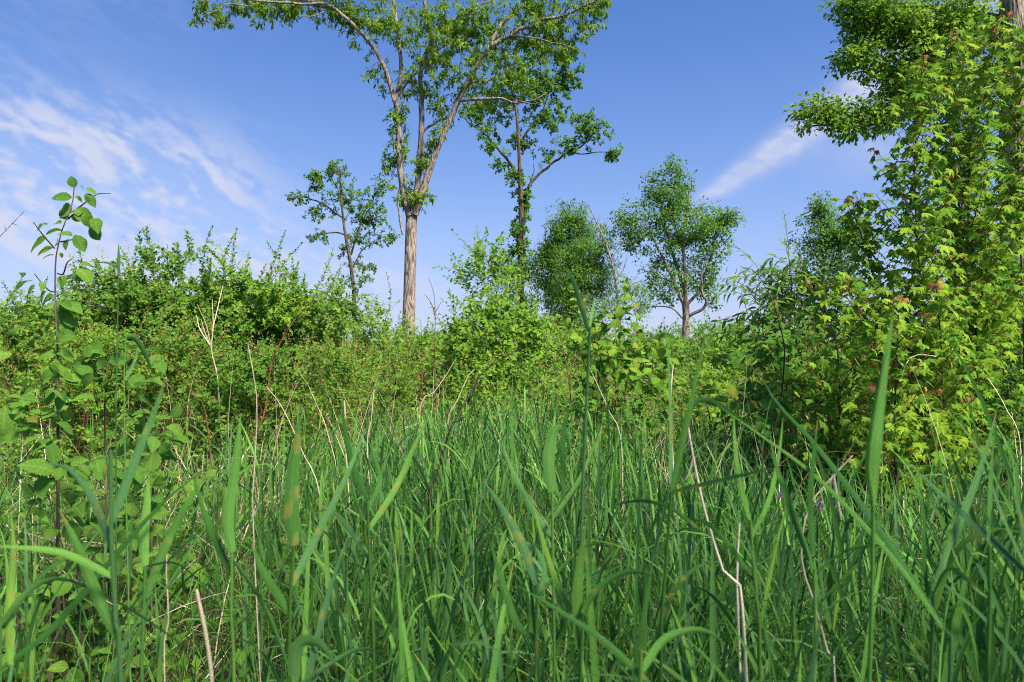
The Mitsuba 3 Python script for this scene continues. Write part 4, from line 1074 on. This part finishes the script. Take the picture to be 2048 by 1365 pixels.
stalk('grass stalk whose broad blue-green blade folds over, right of the black stick', 1.0, [(1108, 1365), (1106, 1150), (1104, 985)], 8,
      [([(1104, 985), (1098, 930), (1102, 882), (1112, 858), (1130, 862), (1142, 905)], 31, .04, .1), ([(1106, 1080), (1060, 1010), (1020, 930), (1000, 870)], 18, .2, .4), ([(1105, 1040), (1160, 960), (1190, 890), (1215, 850)], 16, .2, .4)])
stalk('grass stalk with a pale blade bent over in the bottom foreground, left of centre', .62, [(588, 1460), (588, 1365)], 11,
      [([(588, 1365), (590, 1310), (604, 1284), (640, 1290), (672, 1330)], 34, .0, .15), ([(588, 1380), (660, 1330), (720, 1300), (790, 1310)], 20, .1, .4)])
stalk('thin grass stalk with a narrow spike standing before the thicket and the sky', 1.7, [(232, 900), (233, 760), (236, 600), (237, 540)], 3.2,
      [([(237, 545), (237, 520), (237.5, 486)], 7, 0, .3), ([(236, 535), (212, 525), (184, 526)], 6, .05, .7)])
stalk('grass stalk with a blue-green blade drooping right beside the big pale leaf', 1.6, [(250, 900), (248, 760), (252, 672)], 3.5,
      [([(252, 672), (268, 676), (288, 706), (306, 750)], 17, .05, .2), ([(250, 760), (270, 720), (275, 690)], 9, .1, .3)])
stalk('grass stalk with several blades left of the black stick', 1.05, [(748, 1365), (742, 1180), (735, 1000)], 8,
      [([(735, 1000), (705, 930), (690, 860), (684, 800)], 17, .1, .3), ([(738, 1060), (790, 980), (830, 890), (860, 830)], 17, .2, .4), ([(740, 1120), (700, 1060), (660, 1020), (625, 1030)], 15, .1, .4), ([(736, 1020), (760, 960), (740, 890)], 14, .1, .4)])
stalk('grass stalk with upright narrow blades at the bottom, right of the pale broken stick', .9, [(1520, 1365), (1510, 1180), (1500, 1040)], 9,
      [([(1500, 1040), (1480, 960), (1470, 880), (1468, 820)], 17, .1, .3), ([(1502, 1080), (1540, 1000), (1560, 900), (1566, 830)], 17, .1, .3), ([(1508, 1160), (1450, 1080), (1400, 1040), (1360, 1060)], 16, .1, .4)])
stalk('grass stalk with a yellow-green upright blade near the right edge', .75, [(1975, 1365), (1980, 1200), (1978, 1090)], 10,
      [([(1978, 1090), (1982, 1000), (1985, 930), (1990, 850)], 20, .1, .3), ([(1978, 1150), (2010, 1080), (2035, 1040)], 16, .1, .4), ([(1978, 1200), (1930, 1150), (1890, 1060)], 17, .1, .4)])


# ------------------------------------------------------------------ dead sticks, bare twigs, dry stalks
def stick(key, label, category, Y, px, w, mat, wood='dark', twigs=(), dy=0.0, sides=7, ground=True):
    key = thing(key, label, category)
    S = Mesh()
    off = np.linspace(0, dy, len(px))
    p = [at(x, y, Y) + np.array([0, o, 0]) for (x, y), o in zip(px, off)]
    if ground and p[0][2] > .02:
        p = [np.array([p[0][0] + .04 * p[0][2], p[0][1] + .03, -.02])] + p
    r = [x / 2 / F * Y * .62 for x in w]
    tube(S, p, r, sides, wood, n=6 * len(px), wob=.010 * Y)
    for tw, tww in twigs:
        tube(S, [at(x, y, Y) for x, y in tw], [x / 2 / F * Y for x in tww], 5, wood, n=10, wob=.004 * Y)
    S.put(key, mat)
    return key


stick('dead_stick', 'black dead stick curving up to the right in the middle of the grass', 'stick', 2.6, [(858, 1020), (868, 960), (885, 890), (905, 845), (932, 800), (958, 752), (1005, 718), (1045, 692)], [13, 12, 11, 10, 9, 7.5, 6, 4], 'bark', 'black', [([(905, 845), (925, 838), (955, 800)], [2.5, 2, 1.2])], .5)
stick('dead_stick', 'pale bleached stick leaning left below the two spear blades', 'stick', 1.05, [(1490, 1260), (1455, 1160), (1430, 1085), (1408, 1010), (1390, 930), (1380, 880), (1374, 842)], [15, 14, 13, 11.5, 10, 8, 6], 'straw', twigs=[([(1386, 915), (1380, 940), (1372, 960)], [3.5, 3, 2])])
stick('brown_twig', 'brown curved twig with a hanging dry leaf at the lower right', 'twig', 1.0, [(1672, 1400), (1655, 1297), (1626, 1193), (1604, 1115), (1618, 1015), (1667, 953), (1705, 912)], [10, 9, 9, 9, 8, 6.5, 4], 'straw', twigs=[([(1667, 953), (1672, 985), (1683, 1040)], [6, 7, 2])])
stick('brown_twig', 'short brown twig bent over behind the curved one', 'twig', 1.9, [(1556, 1060), (1566, 1020), (1600, 965), (1640, 908), (1672, 902), (1712, 906)], [6, 5.5, 5, 4.5, 3.5, 2], 'bark', 'red')
stick('brown_cane', 'reddish-brown cane arching up to the right through the thicket', 'cane', 4.5, [(476, 930), (500, 880), (528, 830), (545, 731), (565, 685), (598, 635), (637, 609)], [6, 6, 5.5, 5, 4.5, 3.5, 2], 'bark', 'red')
stick('dead_weed', 'bleached branched dead weed standing in front of the thicket', 'dead weed', 5.1, [(438, 800), (434, 750), (423, 702), (426, 650), (424, 598)], [5, 5, 4.5, 3, 2], 'straw', twigs=[([(423, 700), (412, 650), (394, 610)], [3, 2.5, 1.5]), ([(420, 690), (400, 660), (393, 632)], [2.5, 2, 1.2]), ([(423, 690), (412, 672), (402, 640)], [2, 1.6, 1]), ([(425, 660), (432, 630), (446, 570)], [2.2, 1.8, 1])])
stick('red_stem', 'tall bare reddish stem with a forked top right of the tall pale trunk', 'stem', 5.6, [(872, 800), (869, 720), (869, 650), (866, 600), (860, 575), (854, 558)], [5, 4.5, 4, 3, 2.2, 1.2], 'bark', 'red', [([(872, 640), (862, 608), (848, 590)], [2.2, 1.8, 1]), ([(868, 630), (876, 615), (884, 600)], [1.8, 1.4, .8])])
stick('red_stem', 'thin reddish stem left beside the tall forked one', 'stem', 5.8, [(845, 800), (843, 730), (841, 690), (838, 640)], [4, 3.5, 3, 1.5], 'bark', 'red')
stick('red_stem', 'thin reddish stem right of the big yellow-green bush', 'stem', 5.4, [(1143, 830), (1140, 780), (1132, 710), (1122, 655), (1118, 630)], [5, 4.5, 4, 3, 1.5], 'bark', 'red', [([(1138, 760), (1150, 720), (1166, 690)], [2.5, 2, 1])])
stick('bare_twig', 'bare arching twig reaching left against the sky', 'twig', 3.8, [(1562, 840), (1560, 762), (1557, 696), (1537, 640), (1518, 604), (1495, 574), (1471, 548), (1440, 541)], [7, 6.5, 6, 5.5, 5, 4, 3, 1.8], 'bark', 'dark', [([(1495, 574), (1500, 562)], [2, .8]), ([(1471, 548), (1473, 538)], [2, .8]), ([(1518, 604), (1528, 596)], [2, .8]), ([(1452, 544), (1454, 536)], [1.6, .7])], -.3)
stick('bare_twig', 'second bare twig below the arching one, slanting down to the right', 'twig', 3.9, [(1660, 860), (1632, 740), (1593, 680), (1541, 630), (1495, 597), (1446, 569)], [6, 5.5, 5, 4, 3, 1.8], 'bark', 'dark', [([(1470, 583), (1466, 572)], [1.6, .7]), ([(1510, 606), (1514, 590)], [1.6, .7])], -.2)
stick('bare_twig', 'bare twig entering at the left edge against the clouds', 'twig', 2.5, [(-60, 620), (-20, 500), (10, 465), (30, 440), (46, 424)], [5, 4.5, 4, 3, 1.5], 'bark', 'dark', [([(12, 463), (8, 452)], [1.8, .8]), ([(24, 447), (34, 452)], [1.8, .8])])
stick('bare_twig', 'dark twig hanging over the low shrub at the left', 'twig', 3.0, [(420, 860), (390, 790), (362, 752), (330, 720), (300, 702)], [5.5, 5, 4.5, 3.5, 2], 'bark', 'red')
for Y, px, w, lab in (
    (.85, [(430, 1420), (418, 1300), (406, 1220), (394, 1175)], [15, 14, 13, 11], 'thick pale broken stalk at the lower left of centre'),
    (1.2, [(330, 1365), (336, 1240), (330, 1130), (332, 1100)], [6, 6, 5, 4], 'thin pale stalk left of the thick broken one'),
    (1.2, [(1480, 1260), (1478, 1150), (1482, 1048)], [8, 8, 8], 'short pale stub standing right of the leaning bleached stick'),
    (1.5, [(506, 1060), (508, 930), (512, 800), (494, 690)], [4, 4, 3.5, 2.5], 'thin dry stalk in front of the thicket, right of the bleached weed'),
    (3.0, [(735, 910), (742, 850), (748, 800), (752, 778)], [4, 4, 3.5, 3], 'thin pale stalk with a whitish tip left of the black stick'),
    (3.0, [(690, 870), (691, 830), (691, 800)], [5, 5, 4], 'short pale stalk before the bud-covered shrub'),
    (4.0, [(895, 860), (915, 800), (935, 750), (948, 735)], [5, 5, 4.5, 3], 'pale dry stalk leaning right beside the black stick'),
    (4.0, [(840, 830), (870, 780), (892, 745), (905, 720)], [5, 4.5, 4, 2.5], 'dry tan stalk among the dead grass below the tall trunk'),
    (3.2, [(1345, 940), (1342, 850), (1340, 780), (1342, 730)], [6, 6, 5, 4], 'tan dead stem right of the mounded broad-leaved shrub'),
    (3.0, [(1240, 900), (1215, 820), (1195, 770), (1180, 735)], [4.5, 4, 3.5, 2], 'thin dry stalk leaning left under the mounded broad-leaved shrub'),
    (2.6, [(640, 1010), (600, 900), (560, 810), (530, 770)], [4, 4, 3.5, 2], 'long thin dry stalk leaning left over the grass below the thicket'),
    (3.4, [(1770, 860), (1790, 800), (1815, 730), (1840, 712), (1880, 715)], [5, 5, 4.5, 3.5, 2], 'grey dry twig arching over at the foot of the maple saplings'),
    (3.6, [(2040, 900), (2010, 820), (1985, 770), (1965, 740)], [5, 4.5, 4, 2.5], 'grey dry twig leaning left at the right edge')):
    stick('dry_stalk', lab, 'dry stalk', Y, px, w, 'straw')

# purple vetch flowers low in the grass
for px, py, lab in ((1562, 985, 'small purple vetch flower low in the grass, left of the brown curved twig'), (1638, 1008, 'small purple vetch flower right beside the brown curved twig')):
    key = thing('vetch_flower', lab, 'flower')
    c = at(px, py, 1.9)
    S, B = Mesh(), Mesh()
    tube(S, [np.array([c[0], c[1] + .05, -.02]), c * [1, 1, .5] + [0.02, 0, 0], c], [.0012, .001, .0008], 5, 'green')
    S.put(f'{key}__stem', 'bark')
    m = 9
    add_leaves(B, TPL['round'], c + np.c_[rng.normal(0, .003, m), rng.normal(0, .003, m), np.linspace(-.012, .014, m)], unit(rand_dirs(m) + [0, -.5, -.4]), rand_dirs(m), np.full(m, .013), 'red')
    B.put(f'{key}__petals', 'petal')
    stuff(f'{key}__petals')
